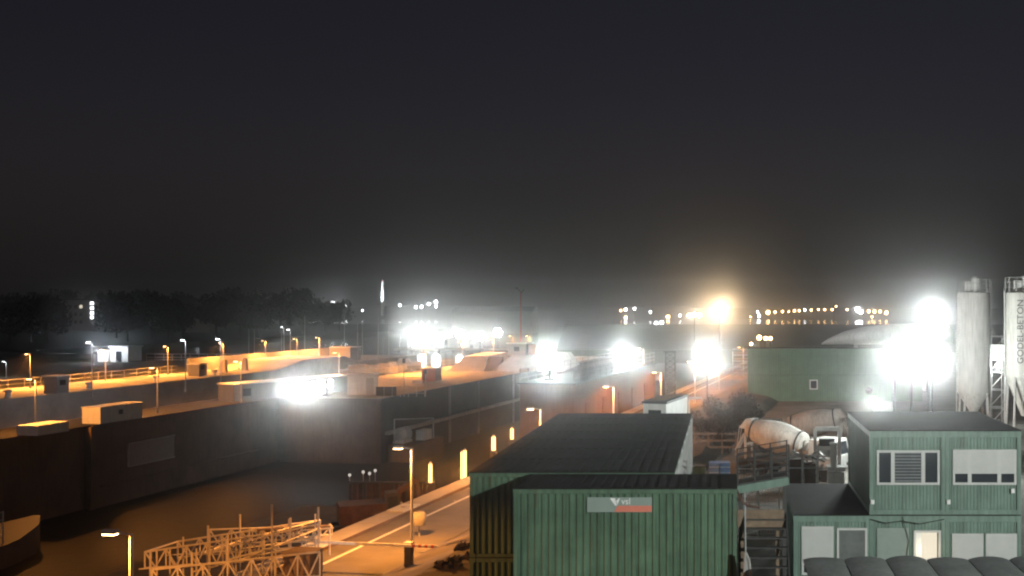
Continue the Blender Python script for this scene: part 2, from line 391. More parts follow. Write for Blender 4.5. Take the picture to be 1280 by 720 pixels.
# ================================================================ CONTAINERS
def container(name, label, loc, L=6.06, W=2.44, Hh=2.5, wallm=green, roofm=roofblack, group=None, rz=0, doorm=None, cat='container'):
    t = thing(name, label, cat, loc, rz, group)
    e = .11
    fr = MB()
    for x in (0, L - e):
        for y in (0, W - e): fr.bx(x, x + e, y, y + e, 0, Hh)
    for z in (0, Hh - .12):
        for y in (.004, W - e + .004): fr.bx(e, L - e, y, y + e - .01, z + .002, z + .118)
        for x in (.004, L - e + .004): fr.bx(x, x + e - .01, e, W - e, z + .003, z + .117)
    for x in (-.012, L - .17):
        for y in (-.012, W - .17):
            for z in (-.0, Hh - .13): fr.bx(x, x + .182, y, y + .182, z + .001, z + .135)
    fr.build('corner_frame', wallm, t)
    wl_ = MB()
    wl_.corr((e, .035), (L - e, .035), .10, Hh - .10, (0, -1)).corr((L - e, W - .035), (e, W - .035), .10, Hh - .10, (0, 1)).corr((.035, W - e), (.035, e), .10, Hh - .10, (-1, 0))
    if doorm is None: wl_.corr((L - .035, e), (L - .035, W - e), .10, Hh - .10, (1, 0))
    wl_.build('wall', wallm, t)
    if doorm:
        for k in range(2):
            y0 = e + .01 + k * (W / 2 - e); y1 = y0 + W / 2 - e - .02
            d = MB().corr((L - .03, y0), (L - .03, y1), .12, Hh - .12, (1, 0), .28, .035).build('door', doorm, t)
            lb = MB()
            for yy in (y0 + .28, y1 - .28): lb.tube((L + .02, yy, .15), (L + .02, yy, Hh - .15), .025, 6)
            lb.build('locking_bar', steel, d)
    rf = MB(); n = 20
    rf.bx(-.015, L + .015, -.015, W + .015, Hh + .006, Hh + .035)
    for k in range(n):
        x = .14 + k * (L - .28) / n; rf.bx(x, x + .17, .14, W - .14, Hh + .036, Hh + .05)
    rf.build('roof', roofm, t)
    return t
def text_mesh(txt, size, extr=.006):
    cu = bpy.data.curves.new('lettering', 'FONT'); cu.body = txt; cu.size = size; cu.extrude = extr; cu.align_x = 'CENTER'; cu.align_y = 'CENTER'
    o = bpy.data.objects.new('lettering_source', cu); COL.objects.link(o)
    me = bpy.data.meshes.new_from_object(o.evaluated_get(bpy.context.evaluated_depsgraph_get()))
    bpy.data.objects.remove(o); me.name = 'lettering'
    me.materials.clear()
    return me

FD = 29.1; fx = X(642, FD)
low = container('shipping_container', 'green container at the bottom edge, under the one with the sign', (fx, FD, 0), wallm=green)
front = container('shipping_container', 'green corrugated container in the foreground with a grey and red sign', (fx, FD, 2.51), wallm=green)
for c_ in (low, front): c_['group'] = 'foreground green containers'
sx0, sx1, sz0, sz1 = X(734, FD) - fx, X(815, FD) - fx, Z(640, FD) - 2.51, Z(621.5, FD) - 2.51
sg = MB().bx(sx0, sx1, -.03, -.005, sz0, sz1).build('sign', signgrey, front)
hh = sz1 - sz0
MB().prism([(sx0 + .42*(sx1-sx0), sz0 + .01), (sx1 - .005, sz0 + .01), (sx1 - .005, sz0 + hh*.44), (sx0 + .47*(sx1-sx0), sz0 + hh*.44)], 'y', -.036, -.031).build('red_stripe', signred, sg)
lm = text_mesh('vsl', .24); lo = bpy.data.objects.new('lettering', lm); COL.objects.link(lo); lm.materials.append(white)
lo.parent = sg; lo.location = (sx0 + .60*(sx1-sx0), -.036, sz0 + hh*.72); lo.rotation_euler = (R(90), 0, 0)
ex = sx0 + .42*(sx1-sx0); ez = sz0 + hh*.70
MB().prism([(ex-.12, ez+.10), (ex+.02, ez+.10), (ex+.07, ez-.10), (ex+.02, ez-.10)], 'y', -.036, -.031).prism([(ex+.05, ez+.02), (ex+.12, ez+.10), (ex+.15, ez+.10), (ex+.09, ez-.08)], 'y', -.036, -.031).build('emblem', white, sg)

BD = 31.75; bx0 = -7.53
blk = None
for j in range(7):
    for k in range(2):
        loc = (bx0, BD + j * 2.47, 2.525 * k)
        lab = ORD[j] + ' black-roofed container from the front, ' + ('upper' if k else 'lower') + ' layer of the long row behind the sign'
        if blk is None: blk = container('shipping_container', lab, loc, Hh=2.515, wallm=green, doorm=white, group='long row of black-roofed containers')
        else: dup(blk, loc, 0, lab)
rb = None
RD = 112; rx = X(935, RD)
for k in range(2):
    for j in range(3):
        loc = (rx + j * 6.08, RD, k * 2.75)
        lab = ('upper' if k else 'lower') + ' ' + ('left', 'middle', 'right')[j] + ' green container in the rear stack below the white tank'
        if rb is None: rb = container('shipping_container', lab, loc, Hh=2.74, wallm=rear_green, group='rear green container stack')
        else: o = dup(rb, loc, 0, lab)
        if k == 0 and j == 1:
            wx = X(1017, RD) - loc[0]; f_ = MB().bx(wx-.42, wx+.42, -.06, -.03, 1.25, 2.25).build('window', white, o)
            MB().bx(wx-.32, wx+.32, -.07, -.061, 1.35, 2.15).build('pane', glass, f_)

# white cabin behind the long row
cd = 52.0; cabin = thing('site_cabin', 'white site cabin with a dark window behind the black container roofs', 'cabin', (X(804, cd), cd, 0), -R(12))
MB().bx(0, 1.15, 0, 4.2, 0, 5.25).build('wall', white, cabin)
MB().bx(-.06, 1.21, -.06, 4.26, 5.25, 5.37).build('roof', dsteel, cabin)
f_ = MB().bx(.2, .98, -.04, -.002, 4.4, 5.02).build('window', white, cabin); MB().bx(.27, .91, -.05, -.041, 4.47, 4.95).build('pane', glass, f_)
MB().tube((1.3, 4.0, 0), (1.3, 4.0, 5.2), .05).tube((1.3, 4.0, 5.2), (1.9, 4.3, 5.2), .05).build('downpipe', white, cabin)
for i in range(7):
    a = rng.uniform(-.3, .3)
    tag(MB().bx(-.45, .45, -.06, .06, 0, .05).build('plank', wood), ORD[i] + ' loose plank from the front lying on the white cabin roof', 'plank', 'planks on the cabin roof')
    o = bpy.data.objects[-1] if False else [q for q in COL.objects if q.name.startswith('plank')][-1]
    q = Matrix.Rotation(-R(12), 4, 'Z') @ Vector((.55, .4 + i * .55, 0)); o.location = (X(804, cd) + q.x, cd + q.y, 5.372); o.rotation_euler = (0, 0, a)

# ================================================================ SITE OFFICE
OD = 34.6; ox = X(1087, OD); oz = Z(643.7, OD)
def module(label, x, z, wins, group='green office modules', W=2.44, L=6.06, Hh=2.70):
    t = thing('office_module', label, 'office container', (x, OD, z), 0, group)
    e = .13; fr = MB()
    for xx in (0, W - e):
        for y in (0, L - e): fr.bx(xx, xx + e, y, y + e, 0, Hh)
    fr.bx(e, W - e, .004, e, .002, .16).bx(e, W - e, .004, e, Hh - .20, Hh - .002).bx(e, W-e, L-e, L-.004, Hh-.2, Hh-.002)
    for xx in (.004, W - e + .004): fr.bx(xx, xx + e - .008, e, L - e, Hh - .18, Hh - .004).bx(xx, xx + e - .008, e, L - e, .003, .16)
    for xx in (-.01, W - .18): fr.bx(xx, xx + .19, -.012, .17, Hh - .14, Hh + .004).bx(xx, xx + .19, -.012, .17, 0.001, .13)
    fr.build('corner_frame', green_pale, t)
    # the front sheet is cut round its openings
    wl_ = MB(); xs = sorted([(a, b, c0, c1) for a, b, c0, c1, *_ in wins]); cur = e
    for a, b, c0, c1 in xs:
        if a - cur > .05: wl_.corr((cur, .035), (a, .035), .15, Hh - .19, (0, -1), .11, .022)
        if c0 > .2: wl_.corr((a, .035), (b, .035), .15, c0, (0, -1), .11, .022)
        wl_.corr((a, .035), (b, .035), c1, Hh - .19, (0, -1), .11, .022); cur = b
    wl_.corr((cur, .035), (W - e, .035), .15, Hh - .19, (0, -1), .11, .022)
    wl_.corr((.035, L - e), (.035, e), .15, Hh - .17, (-1, 0), .11, .022).corr((W - .035, e), (W - .035, L - e), .15, Hh - .17, (1, 0), .11, .022).corr((W - e, L - .035), (e, L - .035), .15, Hh - .17, (0, 1), .11, .022)
    wl_.build('wall', green_pale, t)
    MB().bx(-.012, W + .004, -.016, L + .01, Hh + .006, Hh + .04).build('roof', roofgrey if z > oz else roofblack, t)
    for a, b, c0, c1, kind, mull in wins:
        f = .07; fm = MB().bx(a, b, -.02, .05, c0, c0 + f).bx(a, b, -.02, .05, c1 - f, c1).bx(a, a + f, -.018, .048, c0 + f, c1 - f).bx(b - f, b, -.018, .048, c0 + f, c1 - f)
        for mx in mull: fm.bx(mx - .06, mx + .06, -.016, .046, c0 + f, c1 - f)
        isdoor = kind in ('door', 'litdoor')
        wn = fm.build('door' if isdoor else 'window', shutter_m if kind != 'gshut' else shutter_g, t)
        if kind == 'open' or kind == 'blind' or kind == 'half':
            MB().bx(a + f, b - f, .034, .042, c0 + f, c1 - f).build('pane', glass, wn)
        if kind == 'blind':
            sl = MB(); zz = c0 + f + .03
            while zz < c1 - f - .03: sl.bx(mull[0] + .07, mull[1] - .07, .004, .010, zz, zz + .05); zz += .10
            sl.build('blind', mat('blind_slats', (.16, .17, .17), .6), wn)
        if kind in ('half', 'shut', 'gshut', 'most'):
            d0 = c0 + f if kind in ('shut', 'gshut') else (c0 + (c1 - c0) * (.32 if kind == 'half' else .2))
            sl = MB(); zz = d0
            while zz < c1 - f: sl.bx(a + f*.5, b - f*.5, -.030, -.021, zz, min(zz + .046, c1 - f)); zz += .05
            sl.build('shutter', shutter_g if kind == 'gshut' else shutter_m, wn)
            if kind == 'most': MB().bx(a + f, b - f, .012, .02, c0 + f, d0).build('pane', glass, wn)
        if kind == 'door': MB().bx(a + f, b - f, .008, .03, c0 + f, c1 - f).build('panel', mat('door_grey', (.12, .13, .12), .5), wn)
        if kind == 'litdoor':
            MB().bx(a + f, b - f, .25, .26, c0 + f, c1 - f).build('lit_interior', E_win, wn)
            MB().bx(a + f, a + f + .18, .02, .24, c0 + f, c1 - f).build('open_leaf', white, wn)
            light(t, ((a + b) / 2, -.15, (c0 + c1) / 2 + .4), 14, WARM, .2)
    return t
def ox_(u): return X(u, OD)
zu = oz
def wz(v): return Z(v, OD) - oz
mA = module('upper green office module with an uncovered three-part window', ox, oz, [(ox_(1096)-ox, ox_(1174.5)-ox, wz(606), wz(563), 'blind', (ox_(1116)-ox, ox_(1154)-ox))])
mB = module('upper green office module with its roller shutter three quarters down', ox + 2.45, oz, [(ox_(1191)-ox-2.45, ox_(1270.5)-ox-2.45, wz(606), wz(562), 'half', (ox_(1212)-ox-2.45, ox_(1249)-ox-2.45))])
zl = oz - 2.73
def wl2(v): return Z(v, OD) - zl
module('lower green office module under the uncovered window, with a lit doorway', ox, zl, [(ox_(1096)-ox, ox_(1136)-ox, .9, wl2(660), 'gshut', ()), (ox_(1142)-ox, ox_(1176)-ox, .18, wl2(663), 'litdoor', ())])
module('lower green office module at the right edge with two closed shutters', ox + 2.45, zl, [(ox_(1190)-ox-2.45, ox_(1229)-ox-2.45, .9, wl2(667), 'most', ()), (ox_(1232)-ox-2.45, ox_(1271)-ox-2.45, .9, wl2(667), 'shut', ())])
module('single storey green office module with a flat black roof left of the tall pair', ox - 2.45, zl, [(ox_(1002)-ox+2.45, ox_(1042)-ox+2.45, .8, wl2(658), 'most', ()), (ox_(1046)-ox+2.45, ox_(1084)-ox+2.45, .18, wl2(660), 'door', ())])
MBx = MB().bx(ox - 2.5, ox + 4.95, OD, OD + 6.1, -.03, zl - .001); tag(MBx.build('foundation_slab', concrete), 'concrete base slab carrying the green office modules', 'slab')
for i, (dx, dz, lab) in enumerate(((.03, .36, 'small white wall lamp at the lower left corner of the uncovered window module'), (2.48, .36, 'small white wall lamp on the seam between the two upper modules'), (4.55, .72, 'small white wall box under the right end of the shuttered window'))):
    tag(MB().bx(ox + dx, ox + dx + .11, OD - .09, OD - .014, oz + dz, oz + dz + .14).build('wall_lamp', white), lab, 'wall lamp')
cb = MB(); pts = [(ox + 1.05, OD - .06, zl + 2.68), (ox + 1.25, OD - .08, zl + 1.9), (ox + 1.12, OD - .1, zl + 1.0)]; cb.path(pts, .012)
pts = [(ox + .02, OD - .05, zl + 2.6), (ox + .5, OD - .08, zl + 2.48), (ox + 1.0, OD - .08, zl + 2.55), (ox + 1.6, OD - .06, zl + 2.45), (ox + 2.4, OD - .05, zl + 2.6)]; cb.path(pts, .015)
tag(cb.build('cable', black), 'thin black cables looping along the lower office front', 'cable')

# foreground shed with a ribbed grey roof
SDp = 26.0; zr = Z(694, SDp); shx = X(1004, SDp)
sh = thing('storage_shed', 'low shed at the bottom right with a grey roof of arched panels', 'shed', (shx, SDp - 4.2, 0))
MB().bx(.1, 6.95, .1, 4.1, 0, zr - .25).build('wall', green, sh)
for k in range(7):
    pr = []
    for i in range(9):
        t_ = i / 8; pr.append((k * 1.0 + t_ * .97, zr - .10 + (.055 + .02 * (k % 3)) * math.sin(math.pi * t_)**.7 if 0 < t_ < 1 else zr - .10))
    pr += [(k + .97, zr - .14), (k * 1.0, zr - .14)]
    MB().prism(pr, 'y', 0, 4.2).build('roof_panel', roofgrey, sh, True)

# footbridge and stairs between the containers and the office
fb = thing('footbridge', 'green steel footbridge with pipe railings between the container and the office', 'footbridge', (X(922, 33), 33, 0))
x1 = X(986, 33) - X(922, 33); zb0, zb1 = Z(612, 33), Z(601, 33)
for yy in (0, 1.1): MB().bar((0, yy, zb0), (x1, yy, zb1), .12, .24).build('girder', green_pale, fb)
MB().bar((.03, .55, zb0 + .14), (x1 - .03, .55, zb1 + .14), .95, .04).build('deck', dsteel, fb)
for yy in (0.0, 1.1):
    rl = MB()
    for h_ in (.3, .5, .7, .9, 1.1): rl.tube((0, yy, zb0 + h_), (x1, yy, zb1 + h_), .018, 6)
    for k in range(4): rl.tube((k * x1 / 3, yy, zb0 + (zb1-zb0)*k/3 - .05), (k * x1 / 3, yy, zb0 + (zb1-zb0)*k/3 + 1.12), .025, 6)
    rl.build('railing', dsteel, fb)
for xx in (.1, x1 - .1): MB().bx(xx - .06, xx + .06, .5, .62, 0, zb0).build('support_post', dsteel, fb)
st = thing('staircase', 'steel stairs with grated treads in the gap beside the foreground container', 'staircase', (X(935, 30), 30.2, 0))
for k in range(14):
    MB().bx(0, 1.25, k * .24, k * .24 + .22, k * .24 + .2, k * .24 + .235).build('tread', dsteel, st)
MB().bar((-.03, 0, .1), (-.03, 3.4, 3.5), .05, .22).bar((1.28, 0, .1), (1.28, 3.4, 3.5), .05, .22).build('stringer', dsteel, st)
MB().tube((-.03, 0, .1), (-.03, 0, 1.2), .025).tube((-.03, 3.2, 3.3), (-.03, 3.2, 4.3), .025).tube((-.03, 0, 1.2), (-.03, 3.2, 4.3), .022).build('handrail', steel, st)
bd = tag(MB().bx(0, 1.45, 0, .05, 0, .55).build('plywood_board', wood), 'brown plywood board under the footbridge', 'board'); bd.location = (X(922, 33.3), 33.4, Z(660, 33.3))
pp = tag(MB().bx(X(922, 33.3) + .1, X(922, 33.3) + .2, 33.36, 33.39, 0, Z(660, 33.3)).bx(X(922, 33.3) + 1.2, X(922, 33.3) + 1.3, 33.36, 33.39, 0, Z(660, 33.3)).build('board_post', wood), 'timber posts holding the brown board under the footbridge', 'posts')
hs = MB(); hx = X(927, 28.4)
hs.path([(hx, 28.4, 0.02), (hx + .02, 28.4, 1.8), (hx + .1, 28.4, Z(690, 28.4)), (hx + .2, 28.4, Z(700, 28.4)), (hx + .45, 28.4, .9), (hx + .5, 28.4, .02)], .035)
hs.path([(hx + .1, 28.45, .02), (hx + .14, 28.45, 1.9), (hx + .13, 28.45, Z(693, 28.4))], .05)
tag(hs.build('hose', cream), 'pale hose hanging in loops at the corner of the foreground container', 'hose')
g = MB(); gx = X(922, 29.0)
g.path([(gx, 29.2, Z(616, 29)), (gx + .12, 29.2, Z(628, 29)), (gx + .28, 29.2, Z(634, 29)), (gx + .6, 29.2, Z(636, 29))], .035).path([(gx, 29.2, Z(616, 29)), (gx-.06, 29.2, Z(614, 29))], .05)
tag(g.build('pipe', rust), 'crooked pipe sticking out beside the top of the foreground container', 'pipe')

# ================================================================ BATCHING PLANT
def silo(label, u0, u1, D, vtop, vcone, vend, lettering=None):
    r = (u1 - u0) * D / F / 2; cx = X((u0 + u1) / 2, D); zt, zc, ze = Z(vtop, D), Z(vcone, D), Z(vend, D)
    t = thing('cement_silo', label, 'silo', (cx, D, 0))
    MB().lathe([(.25, ze), (r, zc), (r, zc + .05), (r, zt - .1), (r * .97, zt), (.1, zt + .12)], 40).build('shell', silo_m, t, True)
    for k in range(1, 4): zz = zc + (zt - zc) * k / 4; MB().lathe([(r + .015, zz - .04), (r + .02, zz), (r + .015, zz + .04)], 40).build('ring_band', silo_m, t)
    for sx in (-1, 1):
        for sy in (-1, 1): MB().tube((sx * r * .80, sy * r * .80, 0), (sx * r * .66, sy * r * .66, zc + .3), .09, 8).build('leg', steel, t)
    cg = MB(); n = 14
    for k in range(n):
        a = 2 * math.pi * k / n; b = 2 * math.pi * (k + 1) / n
        cg.tube((r * math.cos(a), r * math.sin(a), zt), (r * math.cos(a), r * math.sin(a), zt + 1.1), .025, 5)
        for h_ in (.4, .75, 1.1): cg.tube((r * math.cos(a), r * math.sin(a), zt + h_), (r * math.cos(b), r * math.sin(b), zt + h_), .02, 5)
    cg.build('guard_rail', steel, t)
    MB().lathe([(.35, zt + .05), (.35, zt + 1.15), (.2, zt + 1.3)], 16, (.15, 0, 0)).bx(-.75, -.25, -.2, .2, zt + .05, zt + .9).build('dust_filter', white, t, True)
    ld = MB()
    for yy in (-.22, .22): ld.tube((r + .12, yy, .3), (r + .12, yy, zt + 1.0), .022, 5)
    zz = .4
    while zz < zt + .9: ld.tube((r + .12, -.22, zz), (r + .12, .22, zz), .014, 4); zz += .3
    ld.build('ladder', steel, t)
    MB().tube((-r - .1, -.1, .4), (-r - .1, -.1, zt + .2), .055, 8).build('fill_pipe', steel, t)
    if lettering:
        txt, uu, va, vb = lettering
        me = text_mesh(txt, .62, .002)
        xs = [q.co.x for q in me.vertices]; wd = max(xs) - min(xs); ys = [q.co.y for q in me.vertices]; yc = (max(ys) + min(ys)) / 2
        Lm = abs(Z(va, D) - Z(vb, D)); zm = (Z(va, D) + Z(vb, D)) / 2; ang0 = math.asin((X(uu, D) - cx) / r)
        for q in me.vertices:
            a = ang0 + (-(q.co.y - yc)) / r * 1.0; rr = r + .02 + q.co.z
            q.co = Vector((rr * math.sin(a), -rr * math.cos(a), zm + q.co.x / wd * Lm))
        me.materials.append(ink); o = bpy.data.objects.new('lettering', me); COL.objects.link(o); o.parent = t
    return t
silo('pale cement silo with a railed top and cone bottom beside the glaring floodlights', 1197, 1237, 85, 366, 490, 516)
silo('pale cement silo at the right edge with dark vertical lettering', 1257, 1305, 78, 366, 470, 520, ('GODEL-BETON', 1269.5, 375, 453))
bt = thing('plant_tower', 'steel stair tower with a white box between the two silos', 'tower', (X(1238, 90), 90, 0))
tw = MB()
for xx in (0, 1.3):
    for yy in (0, 1.3): tw.tube((xx, yy, 0), (xx, yy, 7.5), .06, 6)
for k in range(5): zz = 1.4 + k * 1.5; tw.bar((0, 0, zz), (1.3, 0, zz), .06).bar((0, 1.3, zz), (1.3, 1.3, zz), .06); tw.bar((0, .2, zz - 1.4), (1.3, .2, zz), .12, .05)
tw.build('frame', steel, bt)
MB().bx(.02, 1.28, .05, 1.2, Z(449, 90), Z(431, 90)).build('control_box', white, bt)
light(bt, (.6, -.5, Z(455, 90)), 900, WHITE, .15)
MB().bx(.45, .75, -.35, -.25, Z(459, 90), Z(455, 90)).build('lamp', E_white, bt)
# long white tapering tank on a trestle behind the rear stack
td = 126; tx0, tx1 = X(1027, td), X(1190, td)
tk = thing('cement_tank', 'long white horizontal tank with a pointed end above the rear green containers', 'tank', (tx0, td, 0))
Lk = tx1 - tx0; prof = [(.08, 0), (.35, .8), (.75, 2.6), (1.05, 5), (1.2, 8), (1.25, Lk - .6), (.9, Lk - .1), (.2, Lk)]
b_ = MB(); n = 20; vs = []; zb = Z(430.5, td)
for r, xx in prof:
    for k in range(n):
        a = 2 * math.pi * k / n; vs.append((xx, r * math.sin(a) * 1.1, zb + r + r * math.cos(a)))
b_.add(vs, [(i*n+k, i*n+(k+1) % n, (i+1)*n+(k+1) % n, (i+1)*n+k) for i in range(len(prof)-1) for k in range(n)] + [tuple(range(n)), tuple(range((len(prof)-1)*n, len(prof)*n))])
b_.build('shell', white, tk, True)
for xx in (4, 8, 12):
    for yy in (-.7, .7): MB().bx(xx - .12, xx + .12, yy - .12, yy + .12, 0, zb + .1).build('leg', steel, tk)

# ---- concrete mixer trucks
def mixer(label, loc, rz, sc=1.0):
    t = thing('concrete_mixer_truck', label, 'mixer truck', loc, rz, 'concrete mixer trucks')
    t.scale = (sc,) * 3
    MB().bx(-3.9, 3.7, -.45, -.32, .75, 1.0).bx(-3.9, 3.7, .32, .45, .75, 1.0).bx(-3.8, -3.6, -.32, .32, .78, .97).bx(1.0, 1.2, -.32, .32, .78, .97).build('chassis', dsteel, t)
    a, b = Vector((-3.3, 0, 3.05)), Vector((1.25, 0, 2.15)); d = b - a; L_ = d.length
    dr = MB().lathe([(.46, 0), (.52, .05), (.74, L_*.10), (.98, L_*.32), (1.08, L_*.52), (1.06, L_*.66), (.86, L_*.9), (.78, L_*.97), (.3, L_)], 36, a, d).build('drum', drum_m, t, True)
    def ring(f, r): return MB().lathe([(r, -.05), (r + .05, -.04), (r + .05, .04), (r, .05)], 36, a + d * f, d)
    ring(.12, .78).build('roller_ring', dsteel, dr, True); ring(.90, .87).build('roller_ring', dsteel, dr, True)
    MB().prism([(-3.75, 3.1), (-3.2, 3.75), (-2.75, 3.75), (-3.1, 3.05)], 'y', -.5, .5).build('hopper', drum_m, t)
    MB().bar((-3.5, 0, 2.7), (-4.2, 0, 1.5), .45, .12).build('chute', drum_m, t)
    MB().bar((-3.2, -.5, 1.0), (-3.3, -.4, 2.6), .14).bar((-3.2, .5, 1.0), (-3.3, .4, 2.6), .14).bar((-3.2, -.5, 2.0), (-3.2, .5, 2.0), .12).build('pedestal', drum_m, t)
    MB().bar((1.3, -.5, 1.0), (1.4, -.35, 2.5), .18).bar((1.3, .5, 1.0), (1.4, .35, 2.5), .18).bar((1.4, -.35, 2.45), (1.4, .35, 2.45), .2).build('pedestal', drum_m, t)
    MB().tube((-3.85, -.75, 1.2), (-3.55, -.72, 3.3), .025).tube((-3.85, -.45, 1.2), (-3.55, -.42, 3.3), .025).build('ladder', steel, t)
    MB().lathe([(.3, 0), (.34, .06), (.34, 1.1), (.3, 1.16)], 18, (1.65, -.58, 1.55), (0, 1, 0)).build('water_tank', white, t, True)
    cab = MB().prism([(2.05, .8), (3.95, .8), (3.98, 1.65), (3.72, 2.72), (2.05, 2.72)], 'y', -1.15, 1.15).build('cab', white, t)
    for sy in (-1, 1):
        MB().prism([(2.75, 1.78), (3.72, 1.78), (3.55, 2.5), (2.75, 2.5)], 'y', sy * 1.152, sy * 1.165).build('side_window', glass, cab)
        MB().bx(3.72, 3.86, sy * 1.25 - .1, sy * 1.25 + .1, 1.7, 2.3).build('mirror', black, cab)
        MB().bx(3.97, 4.0, sy * .85 - .18, sy * .85 + .18, .95, 1.15).build('headlight', glass, cab)
    MB().add([(3.965, -1.0, 1.75), (3.965, 1.0, 1.75), (3.77, 1.0, 2.55), (3.77, -1.0, 2.55)], [(0, 1, 2, 3)]).build('windscreen', glass, cab)
    for xx in (-3.0, -1.7, 1.5, 3.1):
        for sy in (-1, 1):
            wv = MB().lathe([(.3, -.14), (.5, -.14), (.52, -.08), (.52, .08), (.5, .14), (.3, .14)], 20, (xx, sy * .98, .52), (0, 1, 0)).build('wheel', black, t, True)
            MB().lathe([(.28, -.13), (.28, .13)], 14, (xx, sy * .98, .52), (0, 1, 0)).build('rim', steel, wv)
    MB().bx(-2.9, .9, -1.2, -.6, .95, 1.05).bx(-2.9, .9, .6, 1.2, .95, 1.05).build('mudguard', dsteel, t)
    return t
D = 63; mixer('nearer concrete mixer truck with a long pale drum, left of the office', (X(987, D), D, 0), -R(32), .86)
D = 73; mixer('concrete mixer truck half hidden behind the nearer one', (X(1003, D), D, 0), R(166), .80)
# pump and pipework in front of the trucks
pm = thing('concrete_pump', 'grey pump unit with a white stand pipe below the mixer trucks', 'pump', (X(1010, 50), 50, 0))
def q_(u, v, dd=0): return (X(u, 50) - X(1010, 50), dd, Z(v, 50))
fr = MB()
for u in (985, 1003, 1022, 1045): fr.tube((q_(u, 600)[0], 0, 0), q_(u, 568), .05, 6)
for v in (570, 585): fr.tube(q_(985, v), q_(1045, v), .04, 6)
for v in (577, 590): fr.tube(q_(985, v, .8), q_(1045, v, .8), .05, 6)
fr.build('frame', steel, pm)
MB().lathe([(.16, 0), (.16, 1.0), (.2, 1.02), (.2, 1.1)], 16, (q_(1042, 0)[0], 0, Z(583, 50))).build('stand_pipe', white, pm, True)
MB().bx(q_(1034, 0)[0], q_(1056, 0)[0], -.3, .5, Z(588, 50), Z(583, 50)).bx(q_(1035, 0)[0], q_(1055, 0)[0], -.2, .4, 0, Z(590, 50)).build('base_block', white, pm)
MB().bx(q_(986, 0)[0], q_(1002, 0)[0], .2, .8, .4, Z(575, 50)).bx(q_(1006, 0)[0], q_(1020, 0)[0], .1, .7, .4, Z(580, 50)).build('motor', rust, pm)
rg3 = random.Random(11)
for k in range(16):
    u = rg3.uniform(984, 1034); v = rg3.uniform(568, 596); d_ = rg3.uniform(.2, 1.6); a_ = Vector(q_(u, v, d_)); ln_ = rg3.uniform(.3, .9)
    if k % 2: MB().tube(a_, a_ + Vector((ln_, rg3.uniform(-.2, .2), rg3.uniform(-.3, .3))), rg3.uniform(.03, .08), 8).build('pipe', (steel, white, rust, dsteel)[k % 4], pm, True)
    else: MB().lathe([(.06, 0), (.12, .02), (.12, .1), (.06, .12), (.06, .3)], 10, a_, (rg3.uniform(-1, 1), rg3.uniform(-1, 1), 1)).build('valve', (steel, white)[k % 3 == 0], pm, True)
MB().path([q_(988, 573, -.1), q_(1000, 566, -.1), q_(1012, 572, .1), q_(1024, 565, .1), q_(1034, 575, 0)], .045).build('hose', steel, pm)
vf = thing('hydraulic_frame', 'pale steel frame with an open square mouth beside the mixer drum', 'frame', (X(1034, 55), 55, 0))
zz0, zz1 = Z(560, 55), Z(536, 55); hw = .62
MB().bar((-hw, 0, 0), (-hw, 0, zz1), .16).bar((hw, 0, 0), (hw, 0, zz1), .16).bar((-hw, 0, zz1), (hw, 0, zz1), .2).bar((-hw, 0, zz0), (hw, 0, zz0), .2).build('portal', white, vf)
MB().bx(-.4, .4, .1, .4, zz0 + .1, zz0 + .45).build('hopper', dsteel, vf)

# ---- fence, tarpaulin crates and bins right of the long row
fc = thing('timber_fence', 'low timber rail fence beside the end of the long container row', 'fence', (X(868, 72), 72, 0))
wdt = X(920, 72) - X(868, 72)
for k in range(4): MB().bx(k * wdt / 3 - .05, k * wdt / 3 + .05, -.05, .05, 0, 1.5).build('post', wood, fc)
for h_ in (.5, .95, 1.4): MB().bx(-.1, wdt + .1, -.08, -.052, h_ - .06, h_ + .06).build('rail', wood, fc)
for i, u in enumerate((893, 906)):
    o = thing('pallet_crate', ('left', 'right')[i] + ' blue wrapped crate on the yard between container row and office', 'crate', (X(u, 60), 60, 0), R(6 * i - 3), 'blue crates in the yard')
    MB().bx(-.28, .28, -.4, .4, .14, 1.25).build('wrapped_load', blue, o); MB().bx(-.3, .3, -.42, .42, 0, .12).build('pallet', wood, o)
    sp = MB()
    for h_ in (.4, .7, 1.0): sp.bx(-.285, .285, -.405, .405, h_, h_ + .03)
    sp.build('strap', white, o)
o = thing('waste_bin', 'dark green waste bin left of the blue crates', 'bin', (X(873, 60), 60, 0))
MB().prism([(-.32, .12), (.32, .12), (.4, 1.0), (-.4, 1.0)], 'y', -.35, .35).build('body', green, o); MB().bx(-.43, .43, -.38, .38, 1.0, 1.07).build('lid', dsteel, o)
MB().tube((-.3, .36, .1), (.3, .36, .1), .1).build('wheel', black, o)
# mesh fence panels in front of the trucks
for i, (u0, u1) in enumerate(((921, 947), (948, 974))):
    D = 46; o = thing('site_fence', ('left', 'right')[i] + ' wire mesh fence panel in front of the mixer trucks', 'fence', (X(u0, D), D, 0), 0, 'wire mesh fence panels')
    wv = X(u1, D) - X(u0, D); fr = MB().tube((0, 0, 0), (0, 0, 3), .025).tube((wv, 0, 0), (wv, 0, 3), .025).tube((0, 0, 3), (wv, 0, 3), .025).tube((0, 0, .2), (wv, 0, .2), .025); fr.build('frame', steel, o)
    ms = MB(); zz = .4
    while zz < 3: ms.tube((0, 0, zz), (wv, 0, zz), .008, 4); zz += .2
    xx = .12
    while xx < wv: ms.tube((xx, 0, .2), (xx, 0, 3), .005, 4); xx += .12
    ms.build('mesh', steel, o)
